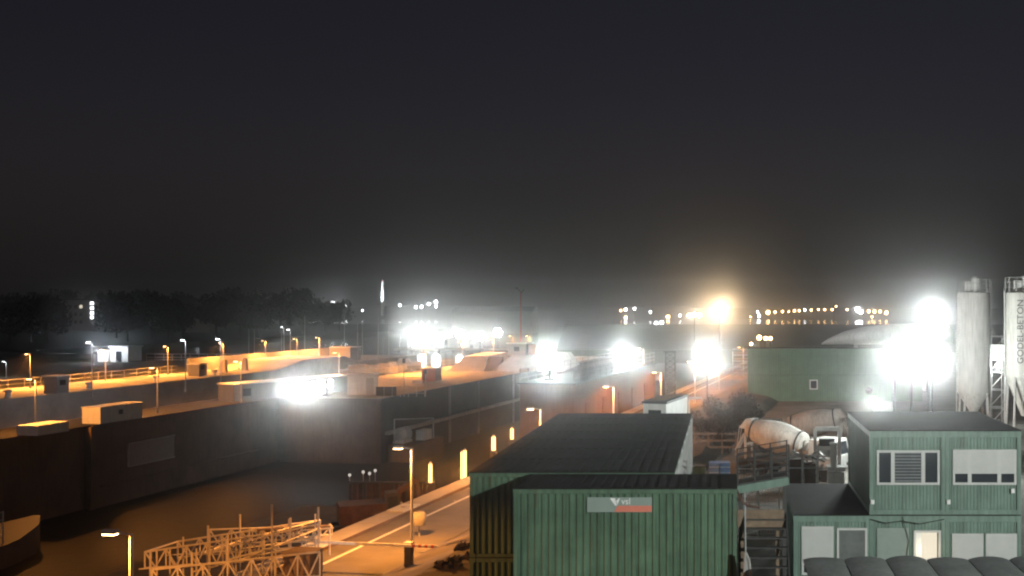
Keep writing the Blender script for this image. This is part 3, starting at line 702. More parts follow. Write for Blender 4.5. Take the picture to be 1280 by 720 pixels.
# lit scaffold tower on the quay
D = 143; sct = thing('scaffold_tower', 'lit scaffold tower left of the rear green containers', 'scaffold', (X(916, D), D, 0)); wv = X(935, D) - X(916, D); zt = Z(440, D)
fr = MB()
for xx in (0, wv):
    for yy in (0, 1.2): fr.tube((xx, yy, 0), (xx, yy, zt), .05, 6)
fr.build('standards', steel, sct)
for k in range(5):
    zz = .4 + k * (zt - .6) / 4; MB().bx(-.1, wv + .1, 0, 1.2, zz, zz + .08).build('deck', wood, sct)
    MB().tube((0, -.03, zz + .6), (wv, -.03, zz + .6), .04, 5).build('guard_rail', steel, sct)

# ================================================================ SHRUBS AND TREES
def leaves(mb, c, r, n, size, rg, sq=(1, 1, .85)):
    for _ in range(n):
        d = Vector((rg.gauss(0, 1), rg.gauss(0, 1), rg.gauss(0, 1))).normalized() * (r * rg.random() ** .4)
        q = Vector(c) + Vector((d.x * sq[0], d.y * sq[1], d.z * sq[2]))
        a = Vector((rg.gauss(0, 1), rg.gauss(0, 1), rg.gauss(0, 1))).normalized(); b = a.orthogonal().normalized(); e = a.cross(b)
        s = size * rg.uniform(.6, 1.4)
        mb.add([q - b*s - e*s*.5, q + b*s - e*s*.5, q + b*s*.7 + e*s*.5, q - b*s*.7 + e*s*.5], [(0, 1, 2, 3)])
def shrub(label, loc, r, h, n=900):
    t = thing('shrub', label, 'shrub', loc, 0, 'shrubs on the road bank'); rg = random.Random(int(loc[0] * 97 + loc[1] * 13))
    st_ = MB(); lv = MB()
    for k in range(6):
        a = rg.uniform(0, 6.28); e = Vector((r * .6 * math.cos(a), r * .6 * math.sin(a), h * rg.uniform(.5, .95)))
        st_.tube((0, 0, -.1), e, .03, 5, .01); leaves(lv, e, r * .5, n // 6, .07, rg, (1, 1, 1.1))
    st_.build('stem', bark, t); lv.build('foliage', leafb, t)
SHR = [((562, 712), 'dark shrub on the road bank nearest the barrier'), ((576, 706), 'dark shrub beside the road, left of the container corner'), ((584, 688), 'dark shrub against the left end of the container row'),
       ((905, 520), 'brown shrub right of the white cabin'), ((922, 512), 'taller brown shrub below the lit scaffold tower'), ((885, 532), 'low brown shrub behind the timber fence'), ((930, 528), 'brown shrub left of the mixer drum'), ((912, 536), 'brown shrub behind the blue crates')]
for (u, v), lab in SHR:
    if u < 600: D = GD(v + 8, .6); shrub(lab, (X(u, D), D, .5), .5, .45)
    else: D = 80 - (v - 512) * .3; shrub(lab, (X(u, D), D, -.02), 1.5, Z(v - 14, D) + .2, 1500)
def tree(label, loc, h, w, seed):
    t = thing('tree', label, 'tree', loc, 0, 'dark trees behind the far quay'); rg = random.Random(seed)
    tr = MB().tube((0, 0, -.2), (0, 0, h * .45), .28, 7, .16); lv = MB()
    for k in range(13):
        a = rg.uniform(0, 6.28); rr = w * rg.uniform(.15, .5); e = Vector((rr * math.cos(a), rr * math.sin(a), h * rg.uniform(.4, .95)))
        if e.z > h * .8: e.x *= .5; e.y *= .5
        tr.tube((0, 0, h * rg.uniform(.25, .45)), e, .1, 5, .03); leaves(lv, e, w * .24, 110, .42, rg)
    tr.build('trunk', bark, t); lv.build('crown', leaf, t)
    return t
T0 = [tree('first dark tree from the left behind the lit far quay', (X(12, 260), 260, 0), 11, 10, 1)]
tp = [(40, 300, 12), (58, 280, 10), (146, 330, 13), (160, 300, 11), (190, 340, 13), (212, 310, 11), (228, 350, 11), (270, 320, 12), (300, 350, 12), (325, 340, 11), (350, 380, 12), (378, 390, 11), (405, 400, 12), (425, 420, 11)]
protos = [T0[0]]
for i, (u, D, h) in enumerate(tp):
    lab = ORD[i + 1] + ' dark tree from the left behind the lit far quay'
    if i < 2: protos.append(tree(lab, (X(u, D), D, 0), 11.5, 11 + i, i + 5))
    else: dup(protos[i % 3], (X(u, D), D, 0), rng.uniform(0, 6), lab, sc=h / 11.3)

# ================================================================ LOCK STRUCTURES
for i in range(12):
    u = 20 + i * 33 + rng.uniform(-8, 8); D = rng.uniform(440, 500); h = rng.uniform(13.5, 17)
    dup(protos[(i * 2 + 1) % 3], (X(u, D), D, 0), rng.uniform(0, 6), ORD[i] + ' tall tree from the left in the dark back row beyond the park', 'tall trees of the back row', sc=h / 11.3)
def lthing(name, label, cat, p, s, z=0.0, group=None): return thing(name, label, cat, P(p, s, z), LROT, group)
# brown gate building with railed deck: local x = p, local y = s
g0, g1 = SD(-23, 84), SD(-23, 114)
gb = lthing('gate_building', 'long brown gate building with a railed flat roof behind the white cabin', 'building', -28.2, g0, -8)
MB().bx(0, 4.5, 0, g1 - g0, 0, 11.78).build('wall', mat('brown_render', (.125, .078, .06), .9, var=.2, scale=.4, bump=.3, bscale=4, streak=.3), gb)
MB().bx(-.15, 4.65, -.15, g1 - g0 + .15, 11.78, 11.9).build('roof_deck', dsteel, gb)
rl = MB()
for xx in (0.05, 4.45):
    k = 0.0
    while k <= g1 - g0: rl.tube((xx, k, 11.9), (xx, k, 13.0), .035, 5); k += 2.0
    for h_ in (.35, .7, 1.1): rl.tube((xx, 0, 11.9 + h_), (xx, g1 - g0, 11.9 + h_), .03, 5)
rl.build('railing', mat('grey_railing', (.2, .19, .18), .6), gb)
for k in range(5):
    MB().bx(4.502, 4.56, 3 + k * 5.5, 4.2 + k * 5.5, 8.0, 10.1).build('door', rust, gb)
cl = street_lamp('street_lamp', 'short orange lamp cluster on the far end of the gate building roof', 1.6, .3, 500, None, P(-24.5, g1 - 2, 3.902), LROT)
# lattice mast at the end of the gate building
D = 115; lt = thing('lattice_mast', 'dark lattice mast at the far end of the brown gate building', 'mast', (X(838, D), D, 0)); fr = MB(); zt = Z(440, D)
for xx in (-.5, .5):
    for yy in (-.5, .5): fr.bar((xx, yy, 0), (xx, yy, zt), .1)
for k in range(8):
    z0, z1 = k * zt / 8, (k + 1) * zt / 8
    fr.bar((-.5, -.5, z0), (.5, -.5, z1), .06).bar((.5, -.5, z0), (-.5, -.5, z1), .06).bar((-.5, -.5, z1), (.5, -.5, z1), .06).bar((.5, -.5, z0), (.5, .5, z1), .06)
fr.build('frame', dsteel, lt)
MB().bx(-.7, .7, -.7, .7, zt, zt + .15).build('platform', dsteel, lt)

# big panel and edge post on the dark island wall
pn = lthing('wall_panel', 'pale rectangular panel fixed to the dark island wall', 'panel', -64.99, SD(-65, 93.6), -4.0)
Lp = SD(-65, 99.6) - SD(-65, 93.6)
MB().bx(.0, .12, 0, Lp, 0, 1.9).build('board', mat('panel_grey', (.34, .30, .28), .8, var=.1), pn)
MB().bx(.0, .16, -.06, Lp + .06, -.10, -.003).bx(.0, .16, -.06, Lp + .06, 1.903, 2.0).bx(.0, .16, -.12, -.003, 0, 1.9).build('frame', steel, pn)
eb = lthing('corner_guard', 'vertical steel edge guard at the left end of the island wall', 'edge guard', -65.0, SD(-65, 89.2), -7.0); MB().bx(0, .25, -.25, .25, 0, 6.9).build('plate', wallcon, eb)
led = lthing('fender_beam', 'long thin fender beam along the lit wall beyond the dark corner', 'fender', -53.0, sj + 1, -4.0); MB().bx(.0, .5, 0, 70, 0, .35).build('beam', concrete, led)
led = lthing('fender_beam', 'thin ledge running along the dark island wall below the pale panel', 'fender', -65.0, SD(-65, 90.2), -5.3); MB().bx(.0, .3, 0, 24, 0, .18).build('beam', wallcon, led)
# wet stains lit on the wall: ladders
for i, u in enumerate((560, 596, 640)):
    k = (u - U0) / F; D = -53 / (k * CS - SN)
    l_ = lthing('wall_ladder', ORD[i] + ' steel ladder from the left on the lit wall beyond the dark corner', 'ladder', -52.95, SD(-53, D), -7.0, 'ladders on the chamber wall'); fr = MB()
    for yy in (0, .45): fr.tube((.1, yy, 0), (.1, yy, 7.2), .035, 5)
    for q in range(22): fr.tube((.1, 0, .3 + q * .31), (.1, .45, .3 + q * .31), .02, 4)
    fr.build('rungs', steel, l_)

# island furniture
ib = lthing('equipment_box', 'long lit box on the island between two orange lamp posts', 'box', *[-66.3, SD(-66.3, 90.5)], .013)
ib.location = (X(114, 90.5), 90.5, .013)
MB().bx(-.85, .85, 0, 5.2, 0, 1.35).build('body', white, ib); MB().bx(-.92, .92, -.06, 5.26, 1.352, 1.42).build('lid', white, ib); MB().bx(.852, .88, 2.2, 2.7, .6, 1.0).build('vent', dsteel, ib)
ib2 = thing('equipment_box', 'small flat lit box on the island at the left edge', 'box', (X(34, 82.5), 82.5, -.003), LROT)
MB().bx(-.9, .9, 0, 3.2, 0, .72).build('body', white, ib2); MB().bx(-.95, .95, -.04, 3.24, .722, .77).build('lid', white, ib2)
a, b = Vector((X(292, 111), 111, 0)), Vector((X(437, 126), 126, 0)); ln = (b - a).length
ibl = thing('low_building', 'long low lit building on the island behind the floodlights', 'building', a, math.atan2(b.y - a.y, b.x - a.x))
MB().bx(0, ln, 0, 2.2, 0, 1.75).build('wall', cream, ibl); MB().bx(-.12, ln + .12, -.12, 2.32, 1.752, 1.9).build('roof', white, ibl)
MB().bx(1.2, 2.2, -.03, -.002, .5, 1.3).build('window', glass, ibl)
ct = thing('tank_cabin', 'bright lit cabin right of the island floodlights', 'cabin', (X(434, 119.5), 119.5, 0.003), R(18))
MB().bx(0, 3.3, 0, 2.4, 0, 2.15).build('wall', white, ct); MB().bx(-.1, 3.4, -.1, 2.5, 2.152, 2.28).build('roof', white, ct); MB().bx(2.0, 2.8, -.03, -.002, .05, 1.9).build('door', shutter_m, ct)
rf = thing('guard_fence', 'dark railing on the corner of the island wall right of the cabin', 'railing', (X(470, 117.5), 117.5, .002)); wv = X(531, 117.5) - X(470, 117.5)
fr = MB()
for k in range(7): fr.tube((k * wv / 6, 0, 0), (k * wv / 6, 0, 1.15), .04, 5)
for h_ in (.4, .75, 1.1): fr.tube((0, 0, h_), (wv, 0, h_), .03, 5)
fr.build('rails', steel, rf); MB().bx(0, wv * .42, -.03, .0, .1, 1.1).build('infill_panel', dsteel, rf)
for i, (u, v) in enumerate(((505, 448), (532, 462))):
    D = 118; o = thing('signal_post', ('thin signal post on the island corner right of the bright cabin', 'thin signal post at the very edge of the dark island wall')[i], 'post', (X(u, D), D, 0.002), 0, 'signal posts')
    MB().tube((0, 0, 0), (0, 0, Z(v, D)), .05, 6).build('pole', steel, o); MB().bx(-.15, .15, -.1, .1, Z(v, D) - .5, Z(v, D)).build('signal_head', dsteel, o)
bo = thing('brick_booth', 'small red brick booth with a white roof on the lit island', 'booth', (X(527, 142), 142, .003), LROT)
MB().bx(0, 1.95, 0, 2.0, 0, 1.65).build('wall', brick, bo); MB().bx(-.15, 2.1, -.15, 2.15, 1.652, 1.8).build('roof', white, bo); MB().bx(.2, .7, -.03, -.002, .1, 1.4).build('door', dsteel, bo)
bn = tag(MB().bx(-.8, .5, -.35, .35, 0, .4).build('bench_block', concrete), 'low pale concrete block left of the brick booth', 'block'); bn.location = (X(524, 138), 138, .003)
# stepped mound with house on the island
def frustum(mb, x0, x1, y0, y1, z0, z1, il, ir, if_, ib_=0):
    return mb.add([(x0,y0,z0),(x1,y0,z0),(x1,y1,z0),(x0,y1,z0),(x0+il,y0+if_,z1),(x1-ir,y0+if_,z1),(x1-ir,y1-ib_,z1),(x0+il,y1-ib_,z1)],
                  [(3,2,1,0),(4,5,6,7),(0,1,5,4),(1,2,6,5),(2,3,7,6),(3,0,4,7)])
D0 = 163
struct('mound', frustum(MB(), X(558, D0), X(604, D0), D0, 182, .004, 2.1, 1.6, .3, 5), concrete)
struct('mound_bank', frustum(MB(), X(614, D0), X(704, D0), D0, 182, .004, 2.1, 2.0, 1.5, 5), concrete)
ms = thing('mound_stairs', 'dark stair flight between the two concrete mounds', 'stairs', (X(604, D0), D0 + .2, .004))
for k in range(10): MB().bx(0, X(614, D0) - X(604, D0) + .8, k * .5, k * .5 + .5, 0, .2 * (k + 1)).build('step', wallcon, ms)
hs_ = thing('lock_house', 'small lit house with a pale flat roof on the mound', 'house', (X(635, 172), 172, 2.102), LROT)
MB().bx(0, 3.0, 0, 3, 0, 1.75).build('wall', cream, hs_); MB().bx(-.25, 3.25, -.25, 3.25, 1.752, 1.95).build('roof', white, hs_); MB().bx(1.0, 1.9, -.03, -.002, .6, 1.3).build('window', glass, hs_); MB().bx(3.25, 4.1, .4, 1.8, 0, 1.6).build('annexe', brick, hs_)
# far left quay: mound, parapet, booths, bollards, low wall
mq0, mq1 = SD(-92.5, 166), SD(-92.5, 192)
mo = MB(); c = [P(-92.5, mq0), P(-92.5, mq1), P(-103.9, mq1), P(-103.9, mq0)]; t4 = [P(-92.5, mq0 + 8), P(-92.5, mq1 - 5), P(-103.9, mq1 - 5), P(-103.9, mq0 + 8)]
mo.add([(q.x, q.y, .004) for q in c] + [(q.x, q.y, 1.2) for q in t4], [(3,2,1,0),(4,5,6,7),(0,1,5,4),(1,2,6,5),(2,3,7,6),(3,0,4,7)])
struct('quay_ramp', mo, concrete)
pa = lthing('parapet_wall', 'bright lit parapet wall along the raised far quay', 'wall', -103.4, mq0 - 6, .002); MB().bx(0, .35, 0, 46, 0, 2.0).build('wall', cream, pa)
pe = lthing('parapet_pier', 'bright concrete pier at the right end of the lit parapet', 'pier', -96.5, mq1 + 1, .002); MB().bx(-2, 2, 0, 4, 0, 2.4).build('block', cream, pe); MB().bx(-2.1, 2.1, -.1, 4.1, 2.402, 2.5).build('cap', white, pe)
for i, (u, D, hh) in enumerate(((63, 122, 2.0), (242, 152, 1.75))):
    o = thing('quay_booth', ('orange lit booth with a flat roof behind the nearest island lamp', 'small lit booth on the far quay right of the second island lamp')[i], 'booth', (X(u, D), D, .003), LROT, 'booths on the far quay')
    MB().bx(-.85, .85, 0, 1.8, 0, hh - .15).build('wall', cream, o); MB().bx(-1.0, 1.0, -.15, 1.95, hh - .148, hh).build('roof', white, o); MB().bx(.852, .87, .4, 1.3, .9, 1.5).build('window', glass, o)
bol = None
for i, u in enumerate((10, 111, 195, 268)):
    k = (u - U0) / F; D = -94 / (k * CS - SN); loc = P(-94, SD(-94, D), .002); lab = ORD[i] + ' mooring bollard from the left on the far lit quay'
    if bol is None:
        bol = thing('bollard', lab, 'bollard', loc, 0, 'bollards on the far quay'); MB().lathe([(.35, 0), (.28, .1), (.25, .55), (.42, .62), (.42, .75), (.3, .85)], 16).build('body', white, bol, True)
    else: dup(bol, loc, 0, lab)
for i, (u, D) in enumerate(((279, 160), (305, 166))):
    o = thing('crash_post', ('left', 'right')[i] + ' pale wedge shaped post on the far quay before the ramp', 'post', (X(u, D), D, .002), LROT, 'wedge posts'); MB().prism([(-1.0, 0), (.6, 0), (.45, 1.9), (.1, 1.9)], 'y', -.3, .3).build('body', concrete, o)

for lab, p_, s0, s1 in (('thin pale handrail along the back of the far lit quay', -103.6, 100, mq0 - 8), ('thin pale handrail along the back edge of the lit island beyond the booth', -69.8, sj + 4, 200)):
    o = lthing('handrail', lab, 'railing', p_, s0, .008); fr = MB(); k = 0.0
    while k < s1 - s0: fr.tube((0, k, 0), (0, k, 1.05), .03, 4); k += 2.5
    for h_ in (.5, 1.05): fr.tube((0, 0, h_), (0, s1 - s0, h_), .028, 4)
    fr.build('rails', steel, o)
# ---- pontoon in the chamber with machinery
pt = lthing('work_pontoon', 'dark work pontoon floating in the near chamber', 'pontoon', -40, SD(-32, 36), -7.4)
Lt = SD(-32, 74) - SD(-32, 36)
MB().bx(0, 15.5, 0, Lt, 0, 3.2).build('hull', rust, pt); MB().bx(-.08, 15.58, -.08, Lt + .08, 3.202, 3.4).build('deck', soil, pt)
pz = -4.0
mw = MB(); D = 72; xa, xb = X(440, D), X(545, D)
br = thing('work_barrier', 'dark sheet wall at the far end of the work pontoon', 'barrier', (xa, D, pz)); wv = xb - xa
MB().corr((0, 0), (wv, 0), 0, Z(604, D) - pz, (0, -1), .4, .08).build('sheet', rust, br)
fr = MB()
for k in range(7): fr.bx(k * wv / 6 - .08, k * wv / 6 + .08, -.26, -.1, 0, Z(604, D) - pz)
fr.bx(0, wv, -.27, -.08, Z(604, D) - pz + .003, Z(604, D) - pz + .15).build('frame', dsteel, br)
ex_ = thing('drilling_rig', 'dark drilling machine on the work pontoon', 'machine', (X(455, 66), 66, pz), R(25))
MB().bx(-1.8, 1.8, -1.2, -.6, 0, .7).bx(-1.8, 1.8, .6, 1.2, 0, .7).build('track', black, ex_); MB().bx(-1.5, 1.2, -1.0, 1.0, .75, 1.9).build('engine_house', rust, ex_)
cb_ = MB().prism([(1.2, .8), (2.2, .8), (2.2, 1.7), (1.9, 2.5), (1.2, 2.5)], 'y', -1.0, .1).build('cab', dsteel, ex_); MB().bx(1.3, 1.85, -1.02, -1.003, 1.5, 2.3).build('pane', glass, cb_)
MB().bar((1.0, .5, 1.6), (3.2, .5, 3.0), .3).bar((3.2, .5, 3.0), (3.6, .5, .8), .25).build('boom', rust, ex_)
gn = thing('generator', 'rusty generator set on skids on the work pontoon', 'generator', (X(490, 64), 64, pz), R(-10)); MB().bx(-1.2, 1.2, -.6, .6, .2, 1.6).build('housing', rust, gn); MB().bx(-1.3, 1.3, -.65, -.45, 0, .198).bx(-1.3, 1.3, .45, .65, 0, .198).build('skid', dsteel, gn); MB().tube((.6, 0, 1.6), (.6, 0, 2.3), .07).build('exhaust', steel, gn); MB().bx(-.9, -.3, -.62, -.602, .6, 1.1).build('control_panel', white, gn)
for i, (u, v, D) in enumerate(((512, 652, 62), (520, 640, 65), (530, 628, 70), (500, 662, 60))):
    o = thing('tread_block', ORD[i] + ' stacked tyre fender from the right on the pontoon', 'fender', (X(u, D), D, pz), 0, 'tyre fenders on the pontoon')
    for k in range(3): MB().lathe([(.3, 0), (.5, 0), (.55, .1), (.5, .2), (.3, .2)], 16, (0, 0, k * .21)).build('tyre', black, o)
wkl = None
for i, (u, v) in enumerate(((437, 603), (462, 598), (454, 600), (469, 598))):
    D = 71.7; lab = ORD[i] + ' small work lamp on the sheet wall of the pontoon'
    o = thing('work_lamp', lab, 'work lamp', (X(u, D), D, Z(604, D) + .15), 0, 'work lamps on the sheet wall'); MB().tube((0, 0, 0), (0, 0, .3 + .1 * i), .02, 5).build('stem', steel, o)
    MB().lathe([(.05, 0), (.1, .06), (.1, .14), (.04, .2)], 10, (0, 0, .3 + .1 * i)).build('bulb', emit('dim_bulb', (1, .9, .8), .6), o)
# vertical sodium tube columns along the pontoon edge
for i, (u, vt, vb, D, w_) in enumerate(((538, 580, 603, 60, .10), (581, 563, 616, 67.7, .11), (577, 565, 614, 68.5, .06), (617, 546, 563, 75, .14), (640, 536, 549, 82, .12))):
    zb, zt = Z(vb, D), Z(vt, D)
    o = thing('light_column', ('glowing orange light column on a lattice post left of the container row', 'tallest glowing orange light column beside the container corner', 'narrow glowing column just left of the tallest one', 'glowing orange light column over the left edge of the black roof', 'small glowing orange column farthest along the quay edge')[i], 'light column', (X(u, D), D, -4.0 if D < 73 else -7.0), 0, 'glowing light columns')
    bz = -4.0 if D < 73 else -7.0
    MB().tube((0, 0, zb - bz), (0, 0, zt - bz), w_, 10).build('tube', E_tube, o, True)
    MB().tube((0, 0, zt - bz), (0, 0, zt - bz + .12), w_ * .7, 8).build('cap', steel, o)
    fr = MB()
    for xx in (-.2, .2): fr.bar((xx, 0, 0), (xx, 0, zb - bz), .07)
    k = 0.0
    while k < zb - bz - .5: fr.bar((-.2, 0, k), (.2, 0, k + .5), .05).bar((-.2, 0, k + .5), (.2, 0, k + .5), .05); k += .5
    fr.bx(-.26, .26, -.1, .1, zb - bz - .06, zb - bz).build('lattice_post', dsteel, o)
    light(o, (0, -.4, (zb + zt) / 2 - bz), 160, SODIUM, .2)
# pale winch gear at the foot of the lit wall
wg = lthing('winch_gear', 'pale winch gear on a platform at the right end of the dark wall', 'winch', -52.9, sj + 1.5, -7.0)
MB().bx(0, 3, 0, 8, 0, 1.9).build('platform', wallcon, wg)
MB().lathe([(.6, 0), (.8, .1), (.8, .2), (.4, .25), (.4, 1.3), (.8, 1.35), (.8, 1.45), (.6, 1.5)], 18, (.8, 1.2, 2.8), (0, 1, 0)).build('winch_drum', steel, wg, True)
MB().bx(.2, 1.4, .8, 3.0, 1.902, 2.2).bx(1.4, 2.4, 4, 6, 1.902, 3.0).build('motor_housing', white, wg)
MB().tube((.5, .5, 1.9), (.5, .5, 4.6), .08).tube((2.6, 6, 1.9), (2.6, 6, 4.2), .08).tube((.5, .5, 4.6), (2.6, 6, 4.2), .05).build('frame', steel, wg)
# moored dark vessel with railing at lower left
bv = lthing('workboat', 'dark rounded workboat with a small railed platform at the lower left', 'boat', -58.5, SD(-60, 57), -8.2)
hb = MB(); prof = [(0, 3.0, .0), (4, 3.4, 0), (10, 3.4, 0), (14, 2.7, .2), (17, 1.5, .5), (18.6, .25, .8)]
vs = []
for yy, wd, up in prof:
    for xx, zz in ((-wd, 2.7 + up), (-wd * .92, 1.3), (-wd * .5, 0.2), (wd * .5, .2), (wd * .92, 1.3), (wd, 2.7 + up)): vs.append((xx, yy, zz))
m = 6; hb.add(vs, [(i*m+k, i*m+(k+1) % m, (i+1)*m+(k+1) % m, (i+1)*m+k) for i in range(len(prof)-1) for k in range(m)] + [tuple(range(m)), tuple(range((len(prof)-1)*m, len(prof)*m))]); hb.build('hull', hull_m, bv, True)
MB().lathe([(1.9, 0), (2.0, .1), (2.0, 1.2), (1.5, 1.8), (.4, 2.0)], 24, (-.6, 9, 2.75)).build('wheelhouse', hull_m, bv, True)
MB().lathe([(.5, 0), (.9, .2), (.95, 1.8), (.5, 2.1)], 16, (.3, 5, 2.75)).build('winch_housing', hull_m, bv, True)
fr = MB()
for xx in (1.2, 2.4):
    for yy in (11.5, 13): fr.tube((xx, yy, 2.7), (xx, yy, 4.9), .05, 5)
for h_ in (.6, 1.1, 1.6, 2.1): fr.tube((1.2, 11.5, 2.75 + h_), (2.4, 11.5, 2.75 + h_), .035, 5).tube((2.4, 11.5, 2.75 + h_), (2.4, 13, 2.75 + h_), .035, 5).tube((1.2, 11.5, 2.75 + h_), (1.2, 13, 2.75 + h_), .035, 5)
fr.build('railing', steel, bv)

# ---- scaffold trusses in the lower left foreground
sc_ = thing('scaffolding', 'lit space truss of scaffold tubes at the bottom left', 'scaffold', (0, 0, 0))
def sp(u, v, D): return Vector((X(u, D), D, Z(v, D)))
scst = mat('scaffold_steel', (.62, .56, .46), .55, .1, var=.15, scale=4)
def truss(u0, v0a, v0b, u1, v1a, v1b, D0_, D1_, n, r=.035):
    mb = MB(); A = sp(u0, v0a, D0_); B = sp(u0, v0b, D0_); C_ = sp(u1, v1a, D1_); E = sp(u1, v1b, D1_)
    mb.tube(A, C_, r, 6).tube(B, E, r, 6)
    for k in range(n + 1):
        t0 = k / n; a = A.lerp(C_, t0); b = B.lerp(E, t0); mb.tube(a, b, r * .8, 5)
        if k < n:
            t1 = (k + .5) / n; mb.tube(a, B.lerp(E, t1), r * .8, 5).tube(B.lerp(E, t1), A.lerp(C_, (k + 1) / n), r * .8, 5)
    return mb
truss(181, 690, 710, 330, 668, 700, 36, 39, 6).build('truss', scst, sc_)
truss(222, 677, 697, 400, 650, 672, 38, 42, 7).build('truss', scst, sc_)
truss(190, 712, 735, 400, 690, 720, 34.5, 37.5, 7).build('truss', scst, sc_)
truss(262, 662, 684, 415, 640+17, 668, 41, 44, 6).build('truss', scst, sc_)
for u, v, D in ((340, 631, 38.5), (363, 647, 40), (398, 634, 40), (260, 657, 38), (300, 643, 41), (222, 677, 38), (188, 690, 36), (412, 655, 43), (285, 668, 36.5), (240, 690, 35.5)):
    a = sp(u, v, D); MB().tube((a.x, a.y, pz), a, .04, 6).build('standard', scst, sc_)
lg = MB()
for (a, b) in (((340, 668, 38.5), (398, 655, 40)), ((340, 690, 38.5), (398, 680, 40)), ((260, 690, 38), (340, 668, 38.5)), ((300, 665, 41), (412, 660, 43)), ((222, 700, 38), (300, 676, 41)), ((181, 690, 36), (222, 677, 38)), ((330, 668, 39), (400, 650, 42)), ((285, 700, 36.5), (398, 668, 40)), ((240, 715, 35.5), (340, 690, 38.5)), ((300, 700, 37), (400, 660, 41))): lg.tube(sp(*a), sp(*b), .032, 6)
rg2 = random.Random(3)
for k in range(13):
    u = 196 + k * 16.5; D = 36 + (u - 180) / 235 * 5.5 + rg2.uniform(-.6, .6); v = 692 - (u - 180) * .17 + rg2.uniform(-14, 8)
    a_ = sp(u, v, D); MB().tube((a_.x, a_.y, pz), a_, .032, 6).build('standard', scst, sc_)
    lg.tube((a_.x - .5, a_.y - .2, a_.z - .6), (a_.x + .6, a_.y + .3, a_.z - .6), .026, 5)
    if k % 2: lg.tube((a_.x, a_.y, a_.z - .3), (a_.x + .6, a_.y + .3, a_.z - 1.9), .024, 5)
lg.build('ledger', scst, sc_)
pk = MB()
for k in range(5): pk.bar(sp(322, 662 + k, 40 + k * .5), sp(412, 657 + k, 41.5 + k * .5), .25, .04)
pk.build('planking', wood, sc_)
cr = thing('formwork_crate', 'orange lit timber crate beside the scaffold truss', 'crate', (X(378, 38), 38, pz), LROT); MB().bx(-.5, .5, -.4, .5, 0, Z(690, 38) - pz).build('box', wood, cr); MB().bx(-.55, .55, -.45, .55, Z(690, 38) - pz + .002, Z(690, 38) - pz + .06).build('lid', wood, cr)

# ---- road barrier and small quay items
D = 43.6; bg = thing('road_barrier', 'road barrier with a white boom across the quay road', 'barrier', (X(511, 40.8), 40.8, 0), LROT)
MB().bx(-.13, .13, -.13, .13, 0, .95).build('cabinet', dsteel, bg); MB().bx(-.15, .15, -.15, .15, .952, 1.0).build('cap', white, bg)
bm_ = MB().bar((-.1, -.24, .92), (-4.3, -.24, .95), .07, .10).build('boom', white, bg)
tl = MB()
for k in range(4): tl.bar((.25 + k * .25, -.24, .92), (.37 + k * .25, -.24, .92), .08, .11)
tl.build('red_band', red, bg); MB().bar((-.1, -.24, .918), (1.2, -.24, .915), .07, .10).build('counter_arm', white, bg)
lb = thing('lifebuoy_box', 'rounded white box on a post beside the tall quay lamp', 'box', (X(524, 46.5), 46.5, 0)); MB().tube((0, 0, 0), (0, 0, .5), .04).build('post', steel, lb); MB().lathe([(.05, 0), (.28, .05), (.32, .2), (.32, .45), (.24, .58), (.05, .62)], 16, (0, 0, .45)).build('shell', cream, lb, True)
for i, s_ in enumerate((40, 48.5, 62, 80)):
    o = lthing('coping_hatch', ORD[i] + ' pale steel hatch from the near end on the quay coping', 'hatch', -22.95, s_, .141, 'hatches on the coping'); MB().bx(-.45, .45, 0, 1.8, 0, .05).build('plate', white, o); MB().bx(-.1, .1, .8, 1.0, .052, .08).build('handle', steel, o)

# ================================================================ BACKGROUND
# moored boats
def sail(label, u, D, L_, h, mast):
    t = thing('sailing_boat', label, 'boat', (X(u, D), D, -1.5), R(rng.uniform(-25, 25)), 'moored boats in the basin'); hb = MB(); vs = []
    prof = [(-L_/2, .8, .9), (-L_*.2, 1.1, .9), (L_*.15, 1.0, 1.0), (L_*.4, .5, 1.15), (L_/2, .05, 1.25)]
    for xx, wd, zz in prof:
        for yy, z_ in ((-wd, zz), (-wd * .6, .15), (wd * .6, .15), (wd, zz)): vs.append((xx, yy, z_))
    hb.add(vs, [(i*4+k, i*4+(k+1) % 4, (i+1)*4+(k+1) % 4, (i+1)*4+k) for i in range(4) for k in range(4)] + [(0,1,2,3), (16,17,18,19)]); hb.build('hull', white, t)
    MB().prism([(-L_*.25, .95), (L_*.15, 1.0), (L_*.08, 1.55), (-L_*.22, 1.6)], 'y', -.55, .55).build('cabin', white, t)
    if mast:
        MB().tube((L_*.05, 0, .9), (L_*.05, 0, mast), .07, 6).build('mast', steel, t); MB().tube((L_*.05, 0, 2.1), (-L_*.4, 0, 2.0), .06, 6).build('boom', steel, t)
for i, (u, D, L_, mt) in enumerate(((445, 178, 5, 8.5), (455, 181, 6, 0), (470, 180, 7, 12), (484, 184, 6, 8), (494, 190, 5, 0), (429, 215, 6, 9.5), (508, 200, 6, 7.5))):
    sail(ORD[i] + ' moored boat in the dark basin, counted from the dock', u, D, L_, 1, mt)
for i, (u, v0_) in enumerate(((381, 395), (318, 412), (311, 410), (453, 404), (352, 414))):
    D = 215; o = thing('flag_pole', ORD[i] + ' thin bare pole standing in the dark behind the far quay', 'pole', (X(u, D), D, -1.3), 0, 'thin poles'); MB().tube((0, 0, 0), (0, 0, Z(v0_, D) + 1.3), .07, 6).build('shaft', steel, o)
